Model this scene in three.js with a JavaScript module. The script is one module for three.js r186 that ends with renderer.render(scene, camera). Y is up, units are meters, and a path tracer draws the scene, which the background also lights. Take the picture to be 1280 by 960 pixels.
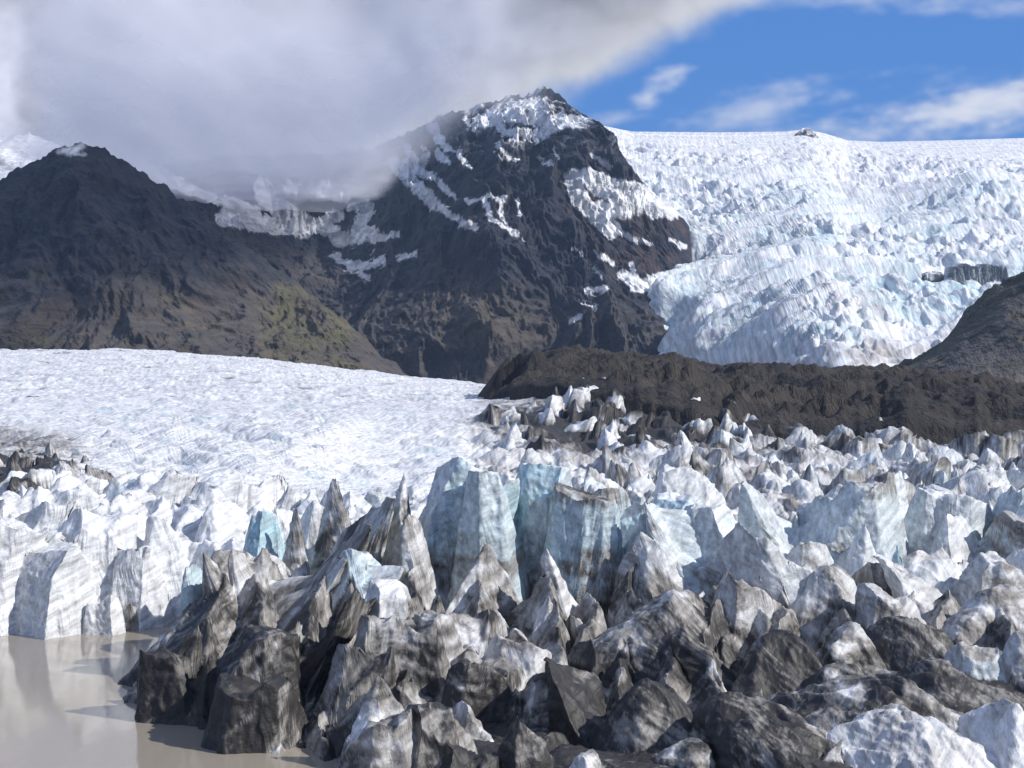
import * as THREE from 'three';
import { ConvexGeometry } from 'three/addons/geometries/ConvexGeometry.js';

// ------------------------------------------------------------------ camera, sky, sun, exposure
const scene = new THREE.Scene();
const EYE = 30, F = 1758;                               // eye height above the lake (m); focal length for a 1280 wide frame
const camera = new THREE.PerspectiveCamera(2 * Math.atan(480 / F) * 180 / Math.PI, 4 / 3, 1, 40000);
camera.position.set(0, EYE, 0);
camera.lookAt(0, EYE, -100);

const renderer = new THREE.WebGLRenderer();
renderer.toneMapping = THREE.LinearToneMapping;
renderer.toneMappingExposure = 1.06;
renderer.shadowMap.enabled = true;

const SUN = new THREE.Vector3(0.76, 0.62, 0.27).normalize();
const sun = new THREE.DirectionalLight(new THREE.Color(1.0, 0.955, 0.90), 5.0);
sun.name = 'sun';
sun.position.copy(SUN).multiplyScalar(6000);
sun.castShadow = true;
sun.shadow.radius = 1.4;
Object.assign(sun.shadow.camera, { left: -3500, right: 3500, top: 3500, bottom: -3500, near: 10, far: 14000 });
scene.add(sun, sun.target);

// ------------------------------------------------------------------ small maths
const lerp = (a, b, t) => a + (b - a) * t;
const clamp = (x, a = 0, b = 1) => x < a ? a : x > b ? b : x;
const sm = (a, b, x) => { const t = clamp((x - a) / (b - a)); return t * t * (3 - 2 * t); };
function rng(seed) { let s = (seed * 2654435761) >>> 0 || 1; return () => { s ^= s << 13; s >>>= 0; s ^= s >>> 17; s ^= s << 5; s >>>= 0; return s / 4294967296; }; }
const PERM = new Uint8Array(512), GX = new Float32Array(256), GY = new Float32Array(256), GZ = new Float32Array(256);
{
  const r = rng(77), p = [...Array(256).keys()];
  for (let i = 255; i > 0; i--) { const j = Math.floor(r() * (i + 1)); [p[i], p[j]] = [p[j], p[i]]; }
  for (let i = 0; i < 512; i++) PERM[i] = p[i & 255];
  for (let i = 0; i < 256; i++) { const z = r() * 2 - 1, a = r() * 6.2832, q = Math.sqrt(1 - z * z); GX[i] = q * Math.cos(a) * 1.6; GY[i] = q * Math.sin(a) * 1.6; GZ[i] = z * 1.6; }
}
function noise(x, y, z) {                                 // gradient noise, about -1..1
  const X = Math.floor(x), Y = Math.floor(y), Z = Math.floor(z), a = X & 255, b = Y & 255, c = Z & 255;
  x -= X; y -= Y; z -= Z;
  const u = x * x * x * (x * (x * 6 - 15) + 10), v = y * y * y * (y * (y * 6 - 15) + 10), w = z * z * z * (z * (z * 6 - 15) + 10);
  const A = PERM[a] + b, B = PERM[a + 1] + b, AA = PERM[A & 511] + c, AB = PERM[(A + 1) & 511] + c, BA = PERM[B & 511] + c, BB = PERM[(B + 1) & 511] + c;
  const g = (h, x, y, z) => GX[h] * x + GY[h] * y + GZ[h] * z;
  const x1 = x - 1, y1 = y - 1, z1 = z - 1;
  const k0 = lerp(lerp(g(PERM[AA & 511], x, y, z), g(PERM[BA & 511], x1, y, z), u), lerp(g(PERM[AB & 511], x, y1, z), g(PERM[BB & 511], x1, y1, z), u), v);
  const k1 = lerp(lerp(g(PERM[(AA + 1) & 511], x, y, z1), g(PERM[(BA + 1) & 511], x1, y, z1), u), lerp(g(PERM[(AB + 1) & 511], x, y1, z1), g(PERM[(BB + 1) & 511], x1, y1, z1), u), v);
  return lerp(k0, k1, w);
}
function fbm(x, y, z, n = 4, gain = 0.5) { let s = 0, a = 1, t = 0; for (let i = 0; i < n; i++) { s += a * noise(x, y, z); t += a; a *= gain; x = x * 2.03 + 7.1; y = y * 2.03 + 3.3; z = z * 2.03 + 5.7; } return s / t; }
function ridge(x, y, z, n = 4, gain = 0.5) { let s = 0, a = 1, t = 0; for (let i = 0; i < n; i++) { const r = 1 - Math.abs(noise(x, y, z)) * 1.5; s += a * r; t += a; a *= gain; x = x * 2.07 + 1.7; y = y * 2.07 + 9.2; z = z * 2.07 + 4.4; } return s / t; }
// piecewise linear curve through [[x, y], ...]
function curve(pts) { return (x) => { if (x <= pts[0][0]) return pts[0][1]; for (let i = 1; i < pts.length; i++) if (x <= pts[i][0]) { const [a, b] = pts[i - 1], [c, d] = pts[i]; return b + (d - b) * (x - a) / (c - a); } return pts[pts.length - 1][1]; }; }
// bearing and elevation taken from the photograph, at a chosen distance -> world metres
const WX = (px, D) => (px - 640) / F * D, WY = (py, D) => EYE - (py - 480) / F * D;
function segDist(x, y, pts) { let m = 1e9; for (let i = 1; i < pts.length; i++) { const [ax, ay] = pts[i - 1], [bx, by] = pts[i], dx = bx - ax, dy = by - ay, t = clamp(((x - ax) * dx + (y - ay) * dy) / (dx * dx + dy * dy + 1e-9)); m = Math.min(m, Math.hypot(x - ax - dx * t, y - ay - dy * t)); } return m; }
function inPoly(x, y, p) { let c = false; for (let i = 0, j = p.length - 1; i < p.length; j = i++) if ((p[i][1] > y) !== (p[j][1] > y) && x < (p[j][0] - p[i][0]) * (y - p[i][1]) / (p[j][1] - p[i][1]) + p[i][0]) c = !c; return c; }
const sdPoly = (x, y, p) => segDist(x, y, [...p, p[0]]) * (inPoly(x, y, p) ? -1 : 1);   // negative inside

// ------------------------------------------------------------------ the sky: blue air, a grey cloud deck, thin white wisps
{
  const W = 4096, H = 2048, data = new Float32Array(W * H * 4);
  const deck = curve([[-400, 330], [0, 330], [300, 300], [480, 215], [560, 190], [640, 168], [690, 140], [740, 112], [800, 84], [860, 58], [920, 22], [980, -12], [1100, -34], [1280, -60], [1700, -120]]);   // lower edge of the cloud deck
  for (let r = 0; r < H; r++) {
    const up = ((r + 0.5) / H - 0.5) * Math.PI, y = Math.sin(up), cu = Math.cos(up);
    for (let c = 0; c < W; c++) {
      const o = (r * W + c) * 4; data[o + 3] = 1;
      if (y < -0.002) { data[o] = 0.10; data[o + 1] = 0.10; data[o + 2] = 0.11; continue; }
      const az = ((c + 0.5) / W - 0.5) * 2 * Math.PI, x = Math.cos(az) * cu, z = Math.sin(az) * cu;
      const e = clamp(y), k = Math.exp(-e * 7);
      let R = lerp(0.060, 0.155, k), G = lerp(0.21, 0.36, k), B = lerp(0.60, 0.75, k);
      // scattered fair weather cloud everywhere, from a sheet 1.5 km up
      const q = 1 / (y + 0.12), wx = x * q, wz = z * q;
      const base = fbm(wx * 1.1 + 3, wz * 1.1, 2.2, 4);
      let cov = sm(-0.25, 0.4, base + 0.05) * 0.9, thick = sm(0.1, 0.6, base), bright = lerp(0.64, 0.38, thick);
      const ahead = -z > 0.2 ? sm(0.78, 0.9, -z / Math.hypot(x, z)) * sm(0.5, 0.34, y) : 0;
      if (ahead > 0) {
        const px = 640 + F * x / -z, py = 480 - F * y / -z;
        const n1 = fbm(px / 120, py / 90, 1.3, 5, 0.55), n2 = fbm(px / 300, py / 210, 9.1, 4), n3 = fbm(px / 38, py / 22, 4.7, 4, 0.6), n4 = fbm((px + py * 1.6) / 110, py / 38, 6.7, 4, 0.6);
        const d = deck(px) - py + n1 * 42 + n2 * 26;
        let a = sm(-14, 46, d), t = sm(5, 130, d);
        // thin torn cloud: one tongue above the ice dome, a curl beside the summit, a streak between them
        const blob = (cx, cy, rx, ry, s, hard) => { const dx = (px - cx) / rx, dy = (py - cy + s * (px - cx)) / ry; return clamp(sm(-0.1, 1.5, 1.15 - Math.hypot(dx, dy) * 0.8 + n4 * 1.3 + n3 * 0.7) * hard * 1.25); };
        const w = Math.max(blob(1200, 136, 170, 30, 0.22, 0.66), blob(970, 130, 95, 20, 0.2, 0.42), blob(816, 118, 26, 22, 0.5, 0.62), blob(765, 147, 40, 10, 0.1, 0.34), blob(1120, 160, 190, 12, 0.05, 0.3), blob(1250, 112, 90, 20, 0.05, 0.3), blob(1130, -4, 140, 14, -0.05, 0.34));
        let bw = Math.abs(fbm((px + n2 * 90) / 150, (py + n1 * 60) / 105, 3.9, 4, 0.55)), br = lerp(0.72, 0.44, t) + n1 * 0.12 + n2 * 0.20 + (bw - 0.2) * 0.30;
        // brighter sunlit cloud beyond the left-hand mountain
        const s = sm(46, 12, px + n3 * 22 + n1 * 16); br = lerp(br, 0.80 + n3 * 0.28, s * sm(-60, 60, py));
        const a2 = Math.max(a, w * (1 - a)), br2 = a > w ? br : 0.86;
        cov = lerp(cov, a2, ahead); thick = lerp(thick, t, ahead); bright = lerp(bright, br2, ahead);
      }
      const b = ahead ? bright : lerp(0.64, 0.38, thick);
      const cr = b * lerp(0.97, 0.90, thick), cg = b * lerp(0.98, 0.92, thick), cb = b * lerp(1.02, 1.10, thick);
      data[o] = lerp(R, cr, cov); data[o + 1] = lerp(G, cg, cov); data[o + 2] = lerp(B, cb, cov);
    }
  }
  const t = new THREE.DataTexture(data, W, H, THREE.RGBAFormat, THREE.FloatType);
  t.mapping = THREE.EquirectangularReflectionMapping; t.magFilter = THREE.LinearFilter; t.needsUpdate = true;
  scene.background = t; scene.environment = t;
}
scene.fog = new THREE.FogExp2(new THREE.Color(0.46, 0.66, 1.0), 3.2e-5);

// ------------------------------------------------------------------ textures: grain of ice, grit and rock
function tile(n, fn, srgb) {                                // a seamless grey tile
  const d = new Uint8Array(n * n * 4);
  for (let j = 0; j < n; j++) for (let i = 0; i < n; i++) { const v = fn(i / n, j / n), o = (j * n + i) * 4; for (let k = 0; k < 3; k++) d[o + k] = clamp(Array.isArray(v) ? v[k] : v) * 255; d[o + 3] = 255; }
  const t = new THREE.DataTexture(d, n, n); t.wrapS = t.wrapT = THREE.RepeatWrapping; t.magFilter = THREE.LinearFilter; if (srgb) t.colorSpace = THREE.SRGBColorSpace; t.needsUpdate = true; return t;
}
const T2 = Math.PI * 2;
function pnoise(x, y, P, s) {                                // gradient noise that repeats every P cells
  const X = Math.floor(x), Y = Math.floor(y), fx = x - X, fy = y - Y, u = fx * fx * (3 - 2 * fx), v = fy * fy * (3 - 2 * fy);
  const g = (i, j, dx, dy) => { const h = PERM[(PERM[((i % P) + P) % P & 255] + ((j % P) + P) % P + s * 37) & 255]; return GX[h] * dx + GY[h] * dy; };
  return lerp(lerp(g(X, Y, fx, fy), g(X + 1, Y, fx - 1, fy), u), lerp(g(X, Y + 1, fx, fy - 1), g(X + 1, Y + 1, fx - 1, fy - 1), u), v);
}
const loop = (u, v, f, s, n = 4, gain = 0.5) => { let t = 0, a = 1, w = 0; for (let i = 0; i < n; i++) { t += a * pnoise(u * f, v * f, f, s + i); w += a; a *= gain; f *= 2; } return t / w; };
const iceGrain = tile(512, (u, v) => { const a = loop(u, v, 6, 3, 6, 0.68), s = loop(u, v, 48, 1, 2); return 0.88 + a * 0.42 - (s > 0.35 ? (s - 0.35) * 0.9 : 0); }, true);
const iceBump = tile(512, (u, v) => 0.5 + loop(u, v, 8, 5, 6, 0.66) * 0.75);
const gritGrain = tile(512, (u, v) => { const a = loop(u, v, 6, 2, 6, 0.75), s = loop(u, v, 64, 6, 2); return 0.80 + a * 0.45 + s * 0.3; }, true);
const gritBump = tile(512, (u, v) => 0.5 + loop(u, v, 8, 4, 6, 0.75));
const withRepeat = (t, r) => { const c = t.clone(); c.repeat.set(r, r); c.needsUpdate = true; return c; };
const mat = (o) => new THREE.MeshStandardMaterial({ vertexColors: true, roughness: 0.8, ...o });
const M = {
  ice: mat({ map: withRepeat(iceGrain, 1 / 5), bumpMap: withRepeat(iceBump, 1 / 5), bumpScale: 0.10, roughness: 0.6 }),
  snowIce: mat({ map: withRepeat(iceGrain, 1 / 60), bumpMap: withRepeat(iceBump, 1 / 60), bumpScale: 2.2, roughness: 0.8 }),
  grit: mat({ map: withRepeat(gritGrain, 1 / 40), bumpMap: withRepeat(gritBump, 1 / 40), bumpScale: 2.0, roughness: 0.95 }),
  rock: mat({ map: withRepeat(iceGrain, 1 / 180), bumpMap: withRepeat(gritBump, 1 / 180), bumpScale: 5, roughness: 0.95 }),
};

// ------------------------------------------------------------------ mesh helpers
const counts = {};
function add(o, name, label, category, group, kind) {
  const n = counts[name] = (counts[name] ?? -1) + 1;
  o.name = n ? name + '_' + String(n).padStart(3, '0') : name;
  if (label) o.userData.label = label;
  if (category) o.userData.category = category;
  if (group) o.userData.group = group;
  if (kind) o.userData.kind = kind;
  o.traverse((m) => { if (m.isMesh) { m.castShadow = true; m.receiveShadow = true; } });
  scene.add(o); return o;
}
function geometry(pos, col, uv, idx, channels = 3) {
  const g = new THREE.BufferGeometry();
  g.setAttribute('position', new THREE.BufferAttribute(pos, 3));
  g.setAttribute('color', new THREE.BufferAttribute(col, channels));
  g.setAttribute('uv', new THREE.BufferAttribute(uv, 2));
  g.setIndex(new THREE.BufferAttribute(idx, 1));
  g.computeVertexNormals(); return g;
}
// a grid sheet; at(i, j, out) writes out.p, out.c, out.uv
function sheet(nu, nv, at, channels = 3, keep) {
  const N = (nu + 1) * (nv + 1), pos = new Float32Array(N * 3), col = new Float32Array(N * channels), uv = new Float32Array(N * 2), idx = [];
  const o = { p: [0, 0, 0], c: [0, 0, 0, 1], uv: [0, 0] };
  for (let j = 0, k = 0; j <= nv; j++) for (let i = 0; i <= nu; i++, k++) { at(i / nu, j / nv, o); pos.set(o.p, k * 3); for (let q = 0; q < channels; q++) col[k * channels + q] = o.c[q]; uv.set(o.uv, k * 2); }
  for (let j = 0; j < nv; j++) for (let i = 0; i < nu; i++) { const a = j * (nu + 1) + i, b = a + 1, c = a + nu + 1, d = c + 1; if (keep && !keep(pos, a, b, c, d, col)) continue; idx.push(a, b, c, b, d, c); }
  return geometry(pos, col, uv, new Uint32Array(idx), channels);
}
const mix3 = (a, b, t, o = [0, 0, 0]) => { o[0] = lerp(a[0], b[0], t); o[1] = lerp(a[1], b[1], t); o[2] = lerp(a[2], b[2], t); return o; };

// ------------------------------------------------------------------ what the ice is made of: clean firn, blue ice, ash in beds and streaks
const WHITE = [0.80, 0.815, 0.83], GREY = [0.60, 0.60, 0.605], TAN = [0.285, 0.270, 0.250], ASH = [0.032, 0.030, 0.0295], BLUE = [0.40, 0.63, 0.72], DEEP = [0.10, 0.33, 0.45];
const tmp = [0, 0, 0], tmp2 = [0, 0, 0];
const dip = (x) => lerp(lerp(-0.8, 0.06, sm(-22, -10, x)), 0.5, sm(8, 26, x));      // how steeply the ash layers run
function iceColor(x, y, z, dirt, blue, out) {
  const w = fbm(x * 0.11, y * 0.11, z * 0.11, 3), bed = y + dip(x) * x * 0.8 + z * 0.10 + w * 2.6;
  const l1 = noise(3.1, bed * 0.8, w * 2), l2 = noise(8.1 + x * 0.05, bed * 2.2, 1 + w), l3 = noise(4.4 + x * 0.12, bed * 5.2, 3), band = l1 * 0.5 + l2 * 0.45 + l3 * 0.4;
  const streak = fbm(x * 0.9, y * 0.22 + w, z * 0.9, 3), along = x - dip(x) * y * 0.8, patch = fbm(along * 0.17 + 9, bed * 0.42, z * 0.17, 4, 0.6), spot = fbm(x * 2.4, y * 2.4, z * 2.4, 3, 0.7);
  const vary = 0.35 + 0.65 * Math.min(1, dirt * 2.2);
  const a = dirt + (patch * 0.58 + band * 0.38 + streak * 0.09 + spot * 0.16 + noise(x * 5.5, y * 5.5, z * 5.5) * 0.10) * vary;
  mix3(WHITE, GREY, sm(0.0, 0.26, a), out);
  const b = clamp(blue * sm(0.60, 0.34, a) * (0.8 + patch * 0.5)); mix3(out, BLUE, b, out);
  mix3(out, TAN, sm(0.25, 0.46, a), out); mix3(out, ASH, sm(0.48, 0.74, a), out);
  return out;
}

// ------------------------------------------------------------------ the lake and the ice surface
const LAKE = [[-400, -150], [-100, -163], [-75, -166], [-61.5, -169], [-50, -172], [-41, -177], [-38.5, -166], [-36, -152], [-34.5, -140], [-34.2, -131], [-32.5, -126], [-27, -119.5], [-22, -115.5], [-15, -110], [-9, -101], [-2, -88], [30, -60], [60, -30], [-400, -30]];
const crest1500 = curve([[-300, 62], [0, 66], [150, 67], [300, 58], [400, 49], [500, 39], [600, 27], [660, 19], [760, 12], [1500, 8]]);
const bergProfile = curve([[60, 1.6], [98, 1.6], [103, 1.6], [109, 1.8], [116, 2.6], [125, 3.8], [140, 6.4], [155, 8.8], [170, 11.0], [200, 11.6], [300, 11.2], [400, 11.5], [600, 16]]);
const plateau = curve([[60, 9], [170, 9.5], [185, 12], [200, 13.6], [300, 16.0], [420, 18.8]]);
// broken ice: wedges with one steep and one gentle side, packed edge to edge; returns height, a tone per wedge and the distance from the cleft
const FC = { h: 0, tone: 0, cleft: 0 }, FT = new Float32Array(256 * 10);
for (let h = 0; h < 256; h++) {
  const g = (k) => PERM[(h + k * 31) & 255] / 255, th = (g(3) - 0.5) * 1.7 + 0.25;
  FT.set([0.1 + 0.8 * g(1), 0.1 + 0.8 * g(2), Math.cos(th), Math.sin(th), g(4) * 0.95, lerp(1.3, 3.0, g(5)), lerp(0.5, 1.3, g(6)), lerp(0.7, 2.2, g(7)), lerp(0.2, 0.8, g(8)), g(9)], h * 10);
}
function facets(x, z, cell, s) {
  x /= cell; z /= cell;
  const ix = Math.floor(x), iz = Math.floor(z); let best = -1e9, second = -1e9, tone = 0;
  for (let i = ix - 2; i <= ix + 2; i++) for (let j = iz - 2; j <= iz + 2; j++) {
    const k = PERM[(PERM[(i + s * 17) & 255] + j) & 255] * 10, dx = x - i - FT[k], dz = z - j - FT[k + 1], ct = FT[k + 2], st = FT[k + 3];
    const across = dx * ct + dz * st, along = -dx * st + dz * ct, v1 = across < 0 ? -across * FT[k + 5] : across * FT[k + 6], v2 = along > 0 ? along * FT[k + 7] : -along * FT[k + 8];
    const v = FT[k + 4] - (v1 > v2 ? v1 : v2);
    if (v > best) { second = best; best = v; tone = FT[k + 9]; } else if (v > second) second = v;
  }
  FC.h = best; FC.tone = tone; FC.cleft = best - second; return FC;
}
function iceBase(x, z) {
  const D = -z, b = x / D * F + 640;
  const leftness = sm(-30, -48, x - (D - 175) * -0.02);
  let h;
  const far = sm(300, 520, D), top = crest1500(b);
  const hf = 19.5 + (top - 19.5) * Math.pow(clamp((D - 420) / 1080), 1.25) - sm(1500, 2300, D) * 60;
  h = lerp(lerp(bergProfile(D), plateau(D), D > 150 ? leftness : 0), hf, far);
  return h + 9 * sm(420, 540, D) * Math.exp(-(((b - 770) / 130) ** 2));
}
const whiteEdge = curve([[140, 215], [165, 250], [180, 330], [200, 480], [230, 560], [300, 600], [2000, 620]]), white = (b, D) => sm(25, -45, b - whiteEdge(D)) * sm(150, 165, D);
function iceDirt(x, z, y) {                                  // how much ash lies on the ice, region by region
  const D = -z, b = x / D * F + 640;
  let d = lerp(0.80, 0.60, sm(112, 138, D)); d = lerp(d, 0.34, sm(140, 162, D)); d = lerp(d, 0.27, sm(165, 230, D));
  d = lerp(d, 0.0, white(b, D));
  if (D > 270 && b > 840) d += 0.55 * sm(0.05, 0.35, fbm(x / 16, 3, z / 30, 3)) * sm(270, 360, D);
  d = Math.max(d, 1.1 * sm(1.0, 0.35, Math.hypot((b - 0) / 135, (D - 240) / 52)));
  d = Math.max(d, 0.42 * sm(1.0, 0.3, Math.hypot((b - 10) / 150, (D - 310) / 120)));
  const m = sm(1.0, 0.25, Math.hypot((b - 765) / 235, (D - 445) / 130)); d = Math.max(d, m * 1.05);
  d = Math.max(d, sm(330, 440, D) * sm(620, 720, b) * 0.9);
  return d;
}
function farSurface(x, z, D) {
  const wx = x + fbm(x / 14, 0, z / 14, 2) * 5, wz = z + fbm(x / 14, 5, z / 14, 2) * 5, farK = sm(300, 700, D);
  const r2 = ridge((wx * 0.8 + wz * 0.6) / 30, 4, (wz * 0.8 - wx * 0.6) / 15, 4, 0.58), r3 = ridge((wx * 0.9 + wz * 0.3) / 70, 7, (wz - wx * 0.2) / 34, 4, 0.55);
  return { r2, r3, dy: (r2 - 0.6) * lerp(0.2, 3.0, sm(200, 400, D)) + (r3 - 0.6) * 5 * farK + fbm(x / 160, 3, z / 160, 3) * 7 * farK };
}
const NEAR_END = 560;
add(new THREE.Mesh(sheet(480, 330, (u, v, o) => {
  const D = (NEAR_END - 6) * Math.pow(2000 / (NEAR_END - 6), v), b = lerp(-110, 1000, u), x = WX(b, D), z = -D;
  let y = iceBase(x, z);
  const { r2, r3, dy } = farSurface(x, z, D); y += dy;
  o.p[0] = x; o.p[1] = y; o.p[2] = z;
  iceColor(x * 0.25, y, z * 0.25, iceDirt(x, z, y) + sm(0.50, 0.30, r2) * 0.45 + sm(0.50, 0.30, r3) * 0.3 + fbm(x / 30, 1, z / 60, 3) * 0.13, 0, o.c);
  o.uv[0] = x * 0.3; o.uv[1] = z * 0.3 + y * 0.8;
}), M.ice), 'glacier', 'smooth white wrinkled glacier running back to the mountains', null, null, 'structure');

// the lagoon: milky with silt
{
  const n = 256, d = tile(n, (u, v) => 0.5 + loop(u, v, 5, 3, 4, 0.5) * 0.8);
  const g = new THREE.PlaneGeometry(560, 330, 1, 1); g.rotateX(-Math.PI / 2);
  const uv = g.attributes.uv; for (let i = 0; i < uv.count; i++) uv.setXY(i, uv.getX(i) * 70, uv.getY(i) * 12);
  const m = new THREE.Mesh(g, new THREE.MeshStandardMaterial({ color: new THREE.Color(0.30, 0.262, 0.212), roughness: 0.10, bumpMap: d, bumpScale: 0.012 }));
  m.position.set(-120, 0, -135); add(m, 'lake_water', 'still milky brown meltwater lagoon at the foot of the ice', null, null, 'structure');
}

// ------------------------------------------------------------------ the broken ice front
// every tower is a roof of planes (left, right, towards the lake, back, chips off its corners); the highest roof wins, so towers stand wall to wall
const towers = [];
function tower(o) {
  const R = rng(o.seed); for (let i = 0; i < 8; i++) R();
  const { w, h, form } = o, P = [], plane = (az, slope, r) => P.push([Math.cos(az), Math.sin(az), slope * (o.steep ?? 1), r, (R() - 0.5) * 0.26, o.blue * (R() < 0.6 ? 1 : 0.45)]);
  const psi = o.turn ?? (R() - 0.5) * 0.9;                         // azimuth of the sunny side; +z (pi/2) looks at the lake
  let x = o.x, capX = 0, capZ = 0, cap = 0, soft = 0.12;
  if (form === 'fin') {
    const le = Math.min(w * 0.7, h / lerp(3.4, 6, R())), re = 2 * w - le; x += -w + le;
    plane(psi + Math.PI, h / le, 0); plane(psi, h / re, w * 0.10); plane(psi + Math.PI / 2, h / (w * lerp(0.5, 1.0, R())), w * lerp(0.3, 0.7, R())); plane(psi - Math.PI / 2, lerp(0.4, 0.9, R()), w * 0.5);
    plane(psi + Math.PI * lerp(0.6, 0.8, R()), h / (w * lerp(0.35, 0.6, R())), w * lerp(0.3, 0.5, R())); plane(psi + Math.PI * lerp(0.15, 0.35, R()), h / (w * lerp(0.8, 1.2, R())), w * lerp(0.2, 0.45, R()));
    cap = 1; capX = lerp(-0.5, 0.1, R()); capZ = lerp(-0.25, 0.3, R());
  } else if (form === 'cone') {
    const n = 6; for (let i = 0; i < n; i++) { const az = psi + (i + (R() - 0.5) * 0.7) / n * T2, front = Math.max(0, Math.sin(az)); plane(az, h / (w * lerp(0.80, 1.15, R())) * (1 + front * 0.35), w * lerp(0, 0.08, R())); }
    plane(R() * T2, h / w * lerp(0.3, 0.7, R()), w * lerp(0.0, 0.1, R()));
  } else if (form === 'block') {
    const n = 6; for (let i = 0; i < n; i++) { const az = psi + (i + (R() - 0.5) * 0.6) / n * T2; plane(az, lerp(3.2, 7.5, R()) * (Math.sin(az) < -0.4 ? 0.25 : 1), w * lerp(0.62, 0.92, R())); }
    cap = 1; capX = lerp(-0.45, 0.3, R()) + (o.tilt ?? 0); capZ = lerp(-0.1, 0.5, R()); plane(R() * T2, lerp(0.8, 1.6, R()), w * lerp(0.2, 0.5, R()));
  } else {
    soft = Math.min(1.6, w * 0.4); const n = 7; for (let i = 0; i < n; i++) { const az = psi + (i + (R() - 0.5) * 0.8) / n * T2; plane(az, h / w * lerp(0.4, 1.5, R()), w * lerp(0.15, 0.6, R())); }
    cap = 1; capX = lerp(-0.3, 0.2, R()) + (o.tilt ?? 0); capZ = lerp(0, 0.35, R());
  }
  if (form === 'dome') soft = o.soft ?? soft; else { cap ||= 0; soft = o.soft ?? Math.min(0.3, w * 0.06); }
  towers.push({ ...o, x, P, cap, capX, capZ, soft, reach: w * 3.2 + 3, id: towers.length });
}
let VF = 0, seed = 11;
function spur(b0, e0, D0, b1, e1, D1, w, dirt, label) {            // a long crest running down to the lake, steep on one side
  const R = rng(seed + 400), x0 = WX(b0, D0), x1 = WX(b1, D1), z0 = -D0, z1 = -D1; for (let i = 0; i < 5; i++) R();
  towers.push({ form: 'spur', seg: [x0, z0, x1, z1, WY(e0, D0), WY(e1, D1), lerp(1.7, 3.2, R()), lerp(1.0, 1.7, R()), R() * 50], P: [[0, 0, 0, 0, (R() - 0.5) * 0.2, 0], [0, 0, 0, 0, (R() - 0.5) * 0.2, 0]], x: (x0 + x1) / 2, z: (z0 + z1) / 2, H: WY(e0, D0), w, lean: 0, dirt, blue: 0, soft: 0.3, plain: 0.75, reach: Math.hypot(x1 - x0, z1 - z0) / 2 + 9, id: towers.length, kind: 'ice_spur', label, group: 'spurs of the ash covered front' });
  seed++;
}
function spurRoof(t, x, z) {
  const [ax, az, bx, bz, h0, h1, sl, sr, ph] = t.seg, dx = bx - ax, dz = bz - az, L2 = dx * dx + dz * dz, L = Math.sqrt(L2), s = ((x - ax) * dx + (z - az) * dz) / L2, q = clamp(s);
  const wob = (noise(q * L / 7 + ph, 1, ph) * 1.3 + noise(q * L / 2.6, 5, ph) * 0.5), d = ((x - ax) * dz - (z - az) * dx) / L + wob;   // across the crest
  const over = s < 0 ? -s * L : s > 1 ? (s - 1) * L : 0, crest = lerp(h0, h1, q) + noise(q * L / 6, 9, ph) * 1.3 - Math.abs(noise(q * L / 3.1, 2, ph)) * 0.9;
  const v1 = d * sl, v2 = -d * sr; VF = v1 > v2 ? 0 : 1; const k = 0.9, e = Math.max(k - Math.abs(v1 - v2), 0) / k;
  return crest - Math.max(v1, v2) - e * e * k * 0.25 - over * (s < 0 ? 1.3 : 1.8);
}
function roof(t, x, z) {
  if (t.seg) return spurRoof(t, x, z);
  const dx = x - t.x, dz = z - t.z, k = t.soft; let m = t.cap ? t.H + dx * t.capX + dz * t.capZ : t.H + 50; VF = -1;
  for (let i = 0; i < t.P.length; i++) { const q = t.P[i], v = t.H - q[2] * (dx * q[0] + dz * q[1] - q[3]); if (v < m) VF = i; const e = Math.max(k - Math.abs(m - v), 0) / k; m = Math.min(m, v) - e * e * k * 0.25; }
  return m;
}
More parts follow.
